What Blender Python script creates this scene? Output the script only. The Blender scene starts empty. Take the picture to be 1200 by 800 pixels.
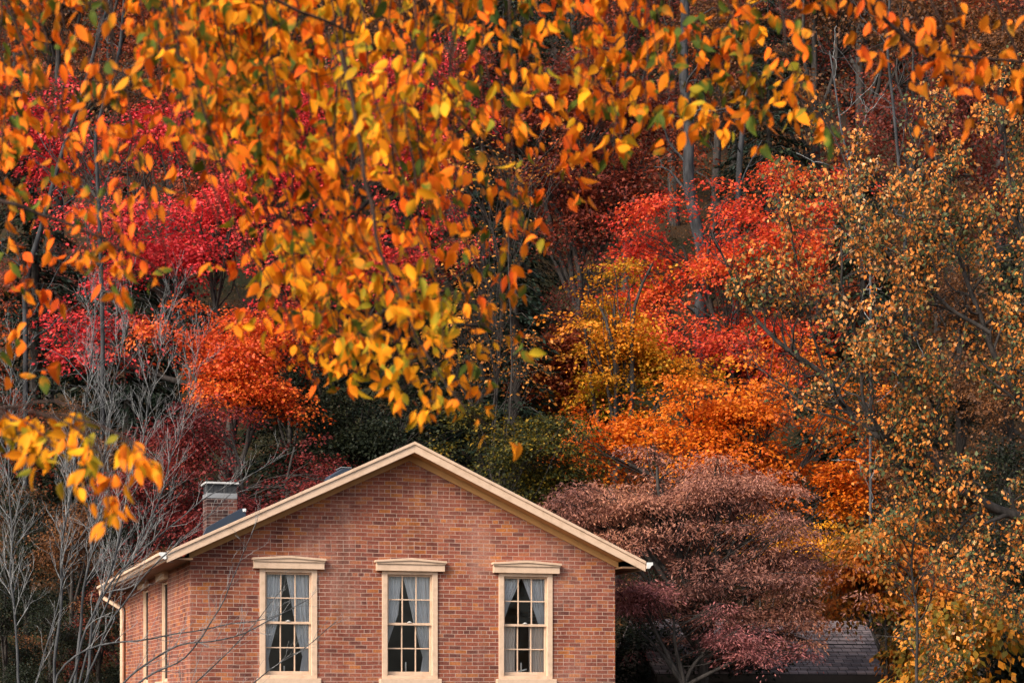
import bpy, bmesh, math, random
import numpy as np
from mathutils import Vector, Matrix, noise as mnoise

R = math.radians
rng = np.random.default_rng(7)
random.seed(7)
scene = bpy.context.scene
COL = scene.collection

# ------------------------------------------------------------------ camera numbers
F = 2398.4            # focal length in units of a 1200 wide picture
YH = 818.4            # picture row of the horizon
HC = 1.70             # eye height


def at(px, py, Y):
    """world point seen at (px, py) at distance Y"""
    return Vector(((px - 600.0) / F * Y, Y, HC + (YH - py) / F * Y))


def ground_z(x, y):
    if y < 20:
        z = 0.0
    elif y < 33:
        z = 0.6 * (y - 20) / 13
    elif y < 44:
        z = 0.6
    elif y < 50:
        z = 0.6 + 0.42 * (y - 44) ** 2 / 12
    else:
        z = 0.6 + 0.42 * (y - 47)
    if y > 320:
        z = 0.6 + 0.42 * 273 + 0.12 * (y - 320) * math.exp(-(y - 320) / 160)
    if y > 44:
        z += (mnoise.noise(Vector((x * 0.05, y * 0.05, 3.1))) * 1.2) * min(1, (y - 44) / 12)
    return z


# ------------------------------------------------------------------ object helpers
def tag(o, label=None, cat=None, group=None, kind=None):
    if label: o['label'] = label
    if cat: o['category'] = cat
    if group: o['group'] = group
    if kind: o['kind'] = kind
    return o


def empty(name, loc=(0, 0, 0), rz=0.0, label=None, cat=None, group=None):
    o = bpy.data.objects.new(name, None)
    o.empty_display_size = 0.3
    o.location = loc
    o.rotation_euler = (0, 0, rz)
    COL.objects.link(o)
    return tag(o, label, cat, group)


def link(name, me, mat=None, parent=None):
    o = bpy.data.objects.new(name, me)
    COL.objects.link(o)
    if mat is not None:
        me.materials.append(mat)
    if parent is not None:
        o.parent = parent
    return o


def np_mesh(name, V, faces_flat, sizes, smooth=False):
    me = bpy.data.meshes.new(name)
    V = np.asarray(V, dtype=np.float32)
    me.vertices.add(len(V))
    me.vertices.foreach_set('co', V.ravel())
    faces_flat = np.asarray(faces_flat, dtype=np.int32)
    sizes = np.asarray(sizes, dtype=np.int32)
    me.loops.add(len(faces_flat))
    me.loops.foreach_set('vertex_index', faces_flat)
    me.polygons.add(len(sizes))
    st = np.zeros(len(sizes), dtype=np.int32)
    st[1:] = np.cumsum(sizes)[:-1]
    me.polygons.foreach_set('loop_start', st)
    if smooth:
        me.polygons.foreach_set('use_smooth', np.ones(len(sizes), dtype=bool))
    me.update(calc_edges=True)
    return me


class MB:
    """collects boxes, prisms and sheets, then links them as ONE mesh object"""
    def __init__(self):
        self.bm = bmesh.new()

    def box(self, x0, x1, y0, y1, z0, z1):
        v = [self.bm.verts.new(p) for p in ((x0, y0, z0), (x1, y0, z0), (x1, y1, z0), (x0, y1, z0),
                                            (x0, y0, z1), (x1, y0, z1), (x1, y1, z1), (x0, y1, z1))]
        for f in ((0, 3, 2, 1), (4, 5, 6, 7), (0, 1, 5, 4), (1, 2, 6, 5), (2, 3, 7, 6), (3, 0, 4, 7)):
            self.bm.faces.new([v[i] for i in f])
        return self

    def prism(self, poly, d, axis='y'):
        """closed outline (list of 3-D points) swept by the vector d"""
        d = Vector(d)
        a = [self.bm.verts.new(Vector(p)) for p in poly]
        b = [self.bm.verts.new(Vector(p) + d) for p in poly]
        n = len(a)
        self.bm.faces.new(a)
        self.bm.faces.new(b[::-1])
        for i in range(n):
            self.bm.faces.new((a[i], b[i], b[(i + 1) % n], a[(i + 1) % n]))
        return self

    def face(self, pts):
        self.bm.faces.new([self.bm.verts.new(Vector(p)) for p in pts])
        return self

    def build(self, name, mat=None, parent=None, bevel=0.0, uv=None, smooth=False):
        bm = self.bm
        bmesh.ops.recalc_face_normals(bm, faces=bm.faces)
        if uv:
            lay = bm.loops.layers.uv.new('UVMap')
            for f in bm.faces:
                for l in f.loops:
                    l[lay].uv = uv(l.vert.co, f.normal)
        me = bpy.data.meshes.new(name)
        bm.to_mesh(me)
        bm.free()
        if smooth:
            for p in me.polygons: p.use_smooth = True
        o = link(name, me, mat, parent)
        if bevel > 0:
            m = o.modifiers.new('bevel', 'BEVEL')
            m.width = bevel
            m.segments = 2
            m.limit_method = 'ANGLE'
        return o


def tubes_mesh(name, polys, off=(0, 0, 0)):
    """polys: list of (points Nx3, radii N, sides)"""
    off = np.asarray(off, dtype=float)
    VV, FF = [], []
    base = 0
    for pts, rad, k in polys:
        P = np.asarray(pts, dtype=float) - off
        n = len(P)
        if n < 2: continue
        T = np.gradient(P, axis=0)
        T /= np.linalg.norm(T, axis=1)[:, None] + 1e-9
        ref = np.array([0.31, 0.17, 0.93]) if abs(T[0][2]) < 0.8 else np.array([1.0, 0.2, 0.1])
        A = np.cross(T, ref)
        A /= np.linalg.norm(A, axis=1)[:, None] + 1e-9
        B = np.cross(T, A)
        ang = np.arange(k) * 2 * math.pi / k
        ring = (A[:, None, :] * np.cos(ang)[None, :, None] + B[:, None, :] * np.sin(ang)[None, :, None])
        V = P[:, None, :] + ring * np.asarray(rad, dtype=float)[:, None, None]
        VV.append(V.reshape(-1, 3))
        i = np.arange(n - 1)[:, None] * k
        j = np.arange(k)[None, :]
        j2 = (j + 1) % k
        q = np.stack([i + j, i + j2, i + k + j2, i + k + j], axis=-1).reshape(-1, 4) + base
        FF.append(q)
        base += n * k
    V = np.concatenate(VV)
    Q = np.concatenate(FF)
    return np_mesh(name, V, Q.ravel(), np.full(len(Q), 4), smooth=True)


def unit(a):
    return a / (np.linalg.norm(a, axis=-1, keepdims=True) + 1e-9)


def kite_mesh(name, P, D, N, L, wr):
    """one small kite shaped, slightly folded leaf per row: base P, tip direction D, normal N, length L"""
    D = unit(D)
    S = unit(np.cross(D, N))
    N = np.cross(S, D)
    L = L[:, None]
    W = L * wr * 0.5
    v0 = P
    v1 = P + D * L * 0.45 + S * W + N * L * 0.07
    v2 = P + D * L
    v3 = P + D * L * 0.45 - S * W + N * L * 0.07
    V = np.stack([v0, v1, v2, v3], axis=1).reshape(-1, 3)
    n = len(P)
    idx = np.arange(n * 4).reshape(n, 4)
    return np_mesh(name, V, idx.ravel(), np.full(n, 4))


# ------------------------------------------------------------------ materials
def new_mat(name):
    m = bpy.data.materials.new(name)
    m.use_nodes = True
    nt = m.node_tree
    nt.nodes.clear()
    out = nt.nodes.new('ShaderNodeOutputMaterial')
    return m, nt, out


def ramp(nt, stops, interp='LINEAR'):
    r = nt.nodes.new('ShaderNodeValToRGB')
    r.color_ramp.interpolation = interp
    els = r.color_ramp.elements
    while len(els) < len(stops): els.new(0.5)
    for e, (p, c) in zip(els, stops):
        e.position = p
        e.color = (*c, 1)
    return r


def math_node(nt, op, a, b=None, clamp=False):
    n = nt.nodes.new('ShaderNodeMath')
    n.operation = op
    n.use_clamp = clamp
    for i, x in enumerate((a, b)):
        if x is None: continue
        if isinstance(x, (int, float)): n.inputs[i].default_value = x
        else: nt.links.new(x, n.inputs[i])
    return n.outputs[0]


def noise_node(nt, scale, detail=3, rough=0.55, coord='Object', vec=None):
    if vec is None:
        tc = nt.nodes.new('ShaderNodeTexCoord')
        vec = tc.outputs[coord]
    n = nt.nodes.new('ShaderNodeTexNoise')
    n.inputs['Scale'].default_value = scale
    n.inputs['Detail'].default_value = detail
    n.inputs['Roughness'].default_value = rough
    nt.links.new(vec, n.inputs['Vector'])
    return n.outputs[0]


def mixc(nt, fac, a, b, mode='MIX'):
    n = nt.nodes.new('ShaderNodeMix')
    n.data_type = 'RGBA'
    n.blend_type = mode
    for s, x in ((n.inputs['Factor'], fac), (n.inputs['A'], a), (n.inputs['B'], b)):
        if isinstance(x, (int, float)): s.default_value = x
        elif isinstance(x, tuple): s.default_value = (*x, 1)
        else: nt.links.new(x, s)
    return n.outputs['Result']


def principled(nt, color, rough=0.7, spec=0.3, metal=0.0, normal=None):
    p = nt.nodes.new('ShaderNodeBsdfPrincipled')
    if isinstance(color, tuple): p.inputs['Base Color'].default_value = (*color, 1)
    else: nt.links.new(color, p.inputs['Base Color'])
    if isinstance(rough, (int, float)): p.inputs['Roughness'].default_value = rough
    else: nt.links.new(rough, p.inputs['Roughness'])
    p.inputs['Specular IOR Level'].default_value = spec
    p.inputs['Metallic'].default_value = metal
    if normal is not None: nt.links.new(normal, p.inputs['Normal'])
    return p


def bump(nt, h, strength=0.5, dist=0.01):
    b = nt.nodes.new('ShaderNodeBump')
    b.inputs['Strength'].default_value = strength
    b.inputs['Distance'].default_value = dist
    nt.links.new(h, b.inputs['Height'])
    return b.outputs['Normal']


def leaf_mat(name, stops, patch_scale=0.35, patch=0.55, transl=0.35, rough=0.55, inner=None, spec=0.25):
    """every leaf takes its own colour from the ramp; a soft noise groups similar colours on neighbouring boughs"""
    m, nt, out = new_mat(name)
    geo = nt.nodes.new('ShaderNodeNewGeometry')
    rnd = geo.outputs['Random Per Island']
    n = noise_node(nt, patch_scale, 2, 0.5)
    n = math_node(nt, 'MULTIPLY_ADD', n, 2.2)
    n.node.inputs[2].default_value = -0.6
    a = math_node(nt, 'MULTIPLY', n, patch)
    b = math_node(nt, 'MULTIPLY', rnd, 1 - patch)
    f = math_node(nt, 'ADD', a, b, True)
    if inner:
        n2 = noise_node(nt, inner, 2, 0.5)
        n2 = math_node(nt, 'SUBTRACT', n2, 0.5)
        n2 = math_node(nt, 'MULTIPLY', n2, 0.75)
        f = math_node(nt, 'ADD', f, n2, True)
    c = ramp(nt, stops)
    nt.links.new(f, c.inputs[0])
    # brightness differs from leaf to leaf
    wn = nt.nodes.new('ShaderNodeTexWhiteNoise')
    wn.noise_dimensions = '1D'
    nt.links.new(rnd, wn.inputs['W'])
    val = math_node(nt, 'MULTIPLY_ADD', wn.outputs['Value'], 0.6)
    val.node.inputs[2].default_value = 0.72
    hsv = nt.nodes.new('ShaderNodeHueSaturation')
    nt.links.new(val, hsv.inputs['Value'])
    nt.links.new(c.outputs[0], hsv.inputs['Color'])
    col = hsv.outputs[0]
    p = principled(nt, col, rough, spec)
    t = nt.nodes.new('ShaderNodeBsdfTranslucent')
    nt.links.new(col, t.inputs['Color'])
    mx = nt.nodes.new('ShaderNodeMixShader')
    mx.inputs[0].default_value = transl
    nt.links.new(p.outputs[0], mx.inputs[1])
    nt.links.new(t.outputs[0], mx.inputs[2])
    nt.links.new(mx.outputs[0], out.inputs[0])
    return m


def bark_mat(name, dark, light, scale=9.0):
    m, nt, out = new_mat(name)
    tc = nt.nodes.new('ShaderNodeTexCoord')
    mp = nt.nodes.new('ShaderNodeMapping')
    mp.inputs['Scale'].default_value = (1, 1, 0.25)
    nt.links.new(tc.outputs['Object'], mp.inputs[0])
    n = noise_node(nt, scale, 5, 0.65, vec=mp.outputs[0])
    c = ramp(nt, [(0.35, dark), (0.65, light)])
    nt.links.new(n, c.inputs[0])
    p = principled(nt, c.outputs[0], 0.85, 0.15, normal=bump(nt, n, 0.6, 0.02))
    nt.links.new(p.outputs[0], out.inputs[0])
    return m


def paint_mat(name, col, dirt=(0.3, 0.22, 0.14), rough=0.55, amount=0.35, scale=6.0):
    m, nt, out = new_mat(name)
    n = noise_node(nt, scale, 5, 0.65)
    c = ramp(nt, [(0.45, (0, 0, 0)), (0.8, (1, 1, 1))])
    nt.links.new(n, c.inputs[0])
    f = math_node(nt, 'MULTIPLY', c.outputs[0], amount)
    cc = mixc(nt, f, col, dirt)
    n2 = noise_node(nt, 45, 3, 0.6)
    p = principled(nt, cc, rough, 0.3, normal=bump(nt, n2, 0.12, 0.004))
    nt.links.new(p.outputs[0], out.inputs[0])
    return m


def brick_mat(name, stops, mortar, warm=1.0):
    m, nt, out = new_mat(name)
    uv = nt.nodes.new('ShaderNodeUVMap')
    uv.uv_map = 'UVMap'
    # courses are never perfectly straight
    wob = nt.nodes.new('ShaderNodeTexNoise')
    wob.inputs['Scale'].default_value = 1.6
    wob.inputs['Detail'].default_value = 4
    nt.links.new(uv.outputs[0], wob.inputs['Vector'])
    sub = nt.nodes.new('ShaderNodeVectorMath'); sub.operation = 'SUBTRACT'
    nt.links.new(wob.outputs['Color'], sub.inputs[0]); sub.inputs[1].default_value = (0.5, 0.5, 0.5)
    scl = nt.nodes.new('ShaderNodeVectorMath'); scl.operation = 'SCALE'
    nt.links.new(sub.outputs[0], scl.inputs[0]); scl.inputs['Scale'].default_value = 0.035
    add = nt.nodes.new('ShaderNodeVectorMath'); add.operation = 'ADD'
    nt.links.new(uv.outputs[0], add.inputs[0]); nt.links.new(scl.outputs[0], add.inputs[1])
    vec = add.outputs[0]

    def brick(freq, width, sq):
        b = nt.nodes.new('ShaderNodeTexBrick')
        b.offset = 0.5; b.offset_frequency = 2
        b.squash = sq; b.squash_frequency = freq
        b.inputs['Color1'].default_value = (0, 0, 0, 1)
        b.inputs['Color2'].default_value = (1, 1, 1, 1)
        b.inputs['Mortar'].default_value = (0.5, 0.5, 0.5, 1)
        b.inputs['Scale'].default_value = 1
        b.inputs['Mortar Size'].default_value = 0.0058
        b.inputs['Mortar Smooth'].default_value = 0.35
        b.inputs['Bias'].default_value = 0
        b.inputs['Brick Width'].default_value = width
        b.inputs['Row Height'].default_value = 0.0665
        nt.links.new(vec, b.inputs['Vector'])
        return b
    b = brick(7, 0.202, 0.5)
    sep = nt.nodes.new('ShaderNodeSeparateColor')
    nt.links.new(b.outputs['Color'], sep.inputs[0])
    # patches of harder burnt and of softer bricks
    pn = noise_node(nt, 0.9, 3, 0.6, vec=uv.outputs[0])
    pn = math_node(nt, 'SUBTRACT', pn, 0.5)
    pn = math_node(nt, 'MULTIPLY', pn, 0.9)
    f = math_node(nt, 'ADD', sep.outputs[0], pn, True)
    c = ramp(nt, stops)
    nt.links.new(f, c.inputs[0])
    # pale bloom of old salts and dirty streaks
    mp = nt.nodes.new('ShaderNodeMapping')
    mp.inputs['Scale'].default_value = (1.0, 0.45, 1)
    mp.inputs['Location'].default_value = (0.35, 0.2, 0)
    nt.links.new(uv.outputs[0], mp.inputs[0])
    st = noise_node(nt, 0.8, 6, 0.65, vec=mp.outputs[0])
    sr = ramp(nt, [(0.5, (0, 0, 0)), (0.72, (1, 1, 1))])
    nt.links.new(st, sr.inputs[0])
    sf = math_node(nt, 'MULTIPLY', sr.outputs[0], 0.75)
    c1 = mixc(nt, sf, c.outputs[0], (0.54, 0.27, 0.20))
    gr = noise_node(nt, 34, 4, 0.7, vec=uv.outputs[0])
    # broad soot and damp, drawn out downwards
    mp2 = nt.nodes.new('ShaderNodeMapping')
    mp2.inputs['Scale'].default_value = (1.7, 0.35, 1)
    nt.links.new(uv.outputs[0], mp2.inputs[0])
    dn = noise_node(nt, 1.1, 5, 0.6, vec=mp2.outputs[0])
    dr = ramp(nt, [(0.36, (0.60, 0.56, 0.56)), (0.55, (1, 1, 1))])
    nt.links.new(dn, dr.inputs[0])
    c1 = mixc(nt, 1.0, c1, dr.outputs[0], 'MULTIPLY')
    grr = ramp(nt, [(0.35, (0.62, 0.62, 0.62)), (0.7, (1.18, 1.18, 1.18))])
    nt.links.new(gr, grr.inputs[0])
    c2 = mixc(nt, 1.0, c1, grr.outputs[0], 'MULTIPLY')
    # mortar: crumbled away or smeared here and there
    mn = noise_node(nt, 5.0, 4, 0.6, vec=uv.outputs[0])
    mr = ramp(nt, [(0.3, (0.30, 0.30, 0.30)), (0.6, (1, 1, 1))])
    nt.links.new(mn, mr.inputs[0])
    mc = mixc(nt, mr.outputs[0], tuple(x * 0.42 for x in mortar), mortar)
    cc = mixc(nt, b.outputs['Fac'], c2, mc)
    h = math_node(nt, 'SUBTRACT', 1.0, b.outputs['Fac'])
    g2 = math_node(nt, 'MULTIPLY', gr, 0.5)
    h = math_node(nt, 'ADD', h, g2)
    p = principled(nt, cc, 0.88, 0.18, normal=bump(nt, h, 0.7, 0.012))
    nt.links.new(p.outputs[0], out.inputs[0])
    return m


BRICKS = [(0.0, (0.17, 0.060, 0.046)), (0.12, (0.25, 0.078, 0.053)), (0.30, (0.290, 0.083, 0.054)), (0.6, (0.360, 0.108, 0.064)),
          (0.82, (0.425, 0.146, 0.071)), (1.0, (0.52, 0.170, 0.050))]
M = {}
M['brick'] = brick_mat('old red brick', BRICKS, (0.50, 0.335, 0.265))
M['chimney_brick'] = brick_mat('shade darkened chimney brick', [(0, (.03, .018, .018)), (.4, (.085, .036, .032)), (.8, (.15, .055, .042)), (1, (.20, .08, .06))], (0.24, 0.185, 0.165))  # darker copy of the brick, the chimney's shade put into its colour
M['trim'] = paint_mat('cream buff paint', (0.68, 0.475, 0.335), (0.40, 0.25, 0.15), 0.55, 0.6, 7)
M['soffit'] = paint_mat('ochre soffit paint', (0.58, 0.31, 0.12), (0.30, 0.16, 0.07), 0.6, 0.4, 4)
M['eave'] = paint_mat('shade darkened eave boards', (0.20, 0.11, 0.06), (0.09, 0.05, 0.03), 0.7, 0.5, 4)  # soffit colour lowered, shade under the eaves painted in
M['white_metal'] = paint_mat('white coated metal', (0.75, 0.74, 0.72), (0.4, 0.36, 0.32), 0.4, 0.3, 8)
M['cap_grey'] = paint_mat('weathered cap sheet', (0.52, 0.51, 0.50), (0.25, 0.22, 0.2), 0.5, 0.6, 7)
M['grey_metal'] = paint_mat('grey galvanised metal', (0.24, 0.245, 0.255), (0.12, 0.11, 0.10), 0.45, 0.5, 9)
M['slate'] = paint_mat('blue black sheet', (0.030, 0.042, 0.065), (0.06, 0.06, 0.06), 0.45, 0.4, 5)
M['soot'] = paint_mat('sooty mesh', (0.03, 0.032, 0.036), (0.07, 0.06, 0.05), 0.7, 0.4, 12)
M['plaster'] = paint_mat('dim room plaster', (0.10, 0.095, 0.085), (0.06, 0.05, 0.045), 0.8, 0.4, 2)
M['dark_wood'] = paint_mat('dark weathered boards', (0.05, 0.038, 0.032), (0.02, 0.018, 0.016), 0.8, 0.5, 5)
M['candle'] = paint_mat('white wax', (0.8, 0.79, 0.75), (0.6, 0.55, 0.45), 0.4, 0.2, 20)


def shingle_mat(name, lo, hi, row, width):
    m, nt, out = new_mat(name)
    uv = nt.nodes.new('ShaderNodeUVMap')
    uv.uv_map = 'UVMap'
    b = nt.nodes.new('ShaderNodeTexBrick')
    b.offset = 0.43
    b.inputs['Color1'].default_value = (0, 0, 0, 1)
    b.inputs['Color2'].default_value = (1, 1, 1, 1)
    b.inputs['Mortar'].default_value = (0, 0, 0, 1)
    b.inputs['Scale'].default_value = 1
    b.inputs['Mortar Size'].default_value = 0.008
    b.inputs['Mortar Smooth'].default_value = 0.2
    b.inputs['Brick Width'].default_value = width
    b.inputs['Row Height'].default_value = row
    nt.links.new(uv.outputs[0], b.inputs['Vector'])
    n = noise_node(nt, 6, 5, 0.65, vec=uv.outputs[0])
    s = nt.nodes.new('ShaderNodeSeparateColor')
    nt.links.new(b.outputs['Color'], s.inputs[0])
    f = math_node(nt, 'MULTIPLY', s.outputs[0], 0.5)
    g = math_node(nt, 'MULTIPLY', n, 0.7)
    f = math_node(nt, 'ADD', f, g, True)
    c = ramp(nt, [(0.2, lo), (0.9, hi)])
    nt.links.new(f, c.inputs[0])
    cc = mixc(nt, b.outputs['Fac'], c.outputs[0], (0.012, 0.011, 0.011))
    h = math_node(nt, 'SUBTRACT', f, b.outputs['Fac'])
    p = principled(nt, cc, 0.8, 0.2, normal=bump(nt, h, 0.8, 0.02))
    nt.links.new(p.outputs[0], out.inputs[0])
    return m


M['shingle'] = shingle_mat('weathered roof shingles', (0.075, 0.062, 0.068), (0.28, 0.215, 0.21), 0.13, 0.21)
M['slate_roof'] = shingle_mat('dark roof shingles', (0.02, 0.021, 0.025), (0.07, 0.065, 0.065), 0.14, 0.25)


def glass_mat():
    m, nt, out = new_mat('window glass')
    t = nt.nodes.new('ShaderNodeBsdfTransparent')
    t.inputs[0].default_value = (0.97, 0.975, 0.98, 1)
    g = nt.nodes.new('ShaderNodeBsdfGlossy')
    g.inputs['Roughness'].default_value = 0.03
    n = noise_node(nt, 2.5, 2, 0.5)
    nt.links.new(bump(nt, n, 0.15, 0.02), g.inputs['Normal'])
    fr = nt.nodes.new('ShaderNodeFresnel')
    fr.inputs[0].default_value = 1.35
    mx = nt.nodes.new('ShaderNodeMixShader')
    nt.links.new(fr.outputs[0], mx.inputs[0])
    nt.links.new(t.outputs[0], mx.inputs[1])
    nt.links.new(g.outputs[0], mx.inputs[2])
    nt.links.new(mx.outputs[0], out.inputs[0])
    return m


M['glass'] = glass_mat()


def cloth_mat(name, col, transl=0.3):
    m, nt, out = new_mat(name)
    n = noise_node(nt, 60, 2, 0.5)
    c = mixc(nt, math_node(nt, 'MULTIPLY', n, 0.3), col, tuple(x * 0.7 for x in col))
    p = principled(nt, c, 0.9, 0.1)
    t = nt.nodes.new('ShaderNodeBsdfTranslucent')
    nt.links.new(c, t.inputs[0])
    mx = nt.nodes.new('ShaderNodeMixShader')
    mx.inputs[0].default_value = transl
    nt.links.new(p.outputs[0], mx.inputs[1])
    nt.links.new(t.outputs[0], mx.inputs[2])
    nt.links.new(mx.outputs[0], out.inputs[0])
    return m


M['curtain'] = cloth_mat('sheer white curtain', (0.90, 0.91, 0.92), .12)
M['cafe'] = cloth_mat('ecru half curtain', (0.90, 0.78, 0.68), .12)

M['bark_grey'] = bark_mat('grey bark', (0.026, 0.027, 0.029), (0.095, 0.095, 0.098), 14)
M['bark_pale'] = bark_mat('pale grey twig bark', (0.075, 0.075, 0.076), (0.36, 0.355, 0.35), 22)
M['bark_slate'] = bark_mat('dark slate bark', (0.018, 0.019, 0.021), (0.060, 0.060, 0.063), 8)
M['bark_dark'] = bark_mat('dark bark', (0.018, 0.016, 0.015), (0.062, 0.052, 0.046), 12)
M['bark_fg'] = bark_mat('brown black twig bark', (0.020, 0.012, 0.010), (0.060, 0.036, 0.028), 40)

# ------------------------------------------------------------------ the ground
def build_ground():
    xs = np.concatenate([np.linspace(-900, -90, 14), np.linspace(-80, 80, 65), np.linspace(90, 900, 14)])
    ys = np.concatenate([np.linspace(-900, -30, 12), np.linspace(-20, 180, 101), np.linspace(186, 400, 36), np.linspace(430, 1500, 18)])
    V = np.array([(x, y, ground_z(x, y)) for y in ys for x in xs])
    nx, ny = len(xs), len(ys)
    i = (np.arange(ny - 1)[:, None] * nx + np.arange(nx - 1)[None, :])
    Q = np.stack([i, i + 1, i + nx + 1, i + nx], axis=-1).reshape(-1, 4)
    me = np_mesh('ground', V, Q.ravel(), np.full(len(Q), 4), smooth=True)
    m, nt, out = new_mat('leaf litter and grass')
    n1 = noise_node(nt, 0.12, 4, 0.6)
    n2 = noise_node(nt, 7.0, 6, 0.7)
    c1 = ramp(nt, [(0.3, (0.012, 0.010, 0.007)), (0.5, (0.036, 0.021, 0.011)), (0.64, (0.10, 0.042, 0.014)), (0.78, (0.20, 0.10, 0.03))])
    nt.links.new(n2, c1.inputs[0])
    c2 = ramp(nt, [(0.3, (0.012, 0.015, 0.007)), (0.7, (0.034, 0.034, 0.013))])
    nt.links.new(n2, c2.inputs[0])
    r = ramp(nt, [(0.45, (0, 0, 0)), (0.6, (1, 1, 1))])
    nt.links.new(n1, r.inputs[0])
    cc = mixc(nt, r.outputs[0], c1.outputs[0], c2.outputs[0])
    p = principled(nt, cc, 0.95, 0.1, normal=bump(nt, n2, 0.8, 0.08))
    nt.links.new(p.outputs[0], out.inputs[0])
    o = link('ground', me, m)
    tag(o, 'wooded ground rising into a hillside behind the brick house', 'ground', kind='structure')


build_ground()

# ------------------------------------------------------------------ the house
TH = 0.294
HX, HY = -5.212, 33.139
W, DEP = 7.30, 9.63
Z0 = 0.35                               # foot of the walls
SILL, HEAD = HC + 0.339, HC + 2.334     # top of sill, top of window cornice
PK = HC + 4.228                         # top of the rake at the ridge
SL = 0.466                              # roof pitch
OV = 0.36                               # gable overhang
EO = 0.42                               # eave overhang
house = empty('brick_house', (HX, HY, 0), TH, 'old red brick house with cream trimmed gable and three tall windows', 'house')
UC = [1.61, 3.662, 5.687]
OH, OB, OT = 0.44, SILL - 0.02, HC + 2.10       # opening half width, bottom, top


def roof_under(u):                      # underside of the roof above u
    return PK - 0.17 - SL * abs(u - W / 2)


def wall_with_holes(u_edges, holes, top, place, thick):
    """strips between the u edges; place(u, d, z) -> local point; d = depth into the wall"""
    mb = MB()
    bm = mb.bm

    def quad(*p): bm.faces.new([bm.verts.new(Vector(place(*q))) for q in p])
    us = sorted(u_edges)
    for a, b in zip(us[:-1], us[1:]):
        mid = (a + b) / 2
        hole = next((h for h in holes if h[0] - 1e-6 < mid < h[1] + 1e-6), None)
        segs = [(Z0, Z0, top(a), top(b))] if hole is None else [(Z0, Z0, hole[2], hole[2]), (hole[3], hole[3], top(a), top(b))]
        for z0a, z0b, z1a, z1b in segs:
            quad((a, 0, z0a), (b, 0, z0b), (b, 0, z1b), (a, 0, z1a))
            quad((a, thick, z0a), (b, thick, z0b), (b, thick, z1b), (a, thick, z1a))
    for h in holes:
        a, b, z0, z1 = h
        quad((a, 0, z0), (a, thick, z0), (a, thick, z1), (a, 0, z1))
        quad((b, 0, z0), (b, thick, z0), (b, thick, z1), (b, 0, z1))
        quad((a, 0, z0), (b, 0, z0), (b, thick, z0), (a, thick, z0))
        quad((a, 0, z1), (b, 0, z1), (b, thick, z1), (a, thick, z1))
    bmesh.ops.remove_doubles(bm, verts=bm.verts, dist=1e-5)
    return mb


TW = 0.30
holes_f = [(u - OH, u + OH, OB, OT) for u in UC]
edges = [0, W / 2, W] + [e for h in holes_f for e in h[:2]]
wf = wall_with_holes(edges, holes_f, roof_under, lambda u, d, z: (u, d, z), TW)
uvf = lambda co, n: (co.x + co.y * abs(n.x), co.z)
wf.build('gable_wall', M['brick'], house, uv=uvf)
BC = [3.3, 6.15]
eave_w = roof_under(0)
sh = [(b - OH, b + OH, OB - 0.05, OT - 0.02) for b in BC]
uvs = lambda co, n: (co.y + 0.07 + co.x * abs(n.y), co.z)
e2 = [TW + 0.001, DEP - TW - 0.001] + [e for h in sh for e in h[:2]]
ws = wall_with_holes([0.0, DEP] + e2[2:], sh, lambda b: eave_w, lambda b, d, z: (d, b, z), TW)
# the side wall starts behind the gable wall so that no two faces share a plane
for v in ws.bm.verts:
    if v.co.y < 0.001: v.co.y = TW + 0.002 if v.co.x > 0.01 else 0.0005
ws.build('side_wall', M['brick'], house, uv=uvs)
mb = MB(); mb.box(W - TW, W - 0.002, TW + 0.002, DEP, Z0, eave_w)
mb.build('side_wall', M['brick'], house, uv=uvs)
mb = MB(); mb.prism([(TW + .002, DEP - TW, Z0), (W - TW - .002, DEP - TW, Z0), (W - TW - .002, DEP - TW, roof_under(W - TW)),
                     (W / 2, DEP - TW, roof_under(W / 2)), (TW + .002, DEP - TW, roof_under(TW))], (0, TW - .01, 0))
mb.build('rear_wall', M['brick'], house, uv=uvf)
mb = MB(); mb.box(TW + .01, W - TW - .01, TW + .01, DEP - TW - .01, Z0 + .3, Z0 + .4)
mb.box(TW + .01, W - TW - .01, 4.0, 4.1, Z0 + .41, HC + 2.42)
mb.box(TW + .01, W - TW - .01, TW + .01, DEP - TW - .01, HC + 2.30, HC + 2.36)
mb.build('room', M['plaster'], house)

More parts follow.
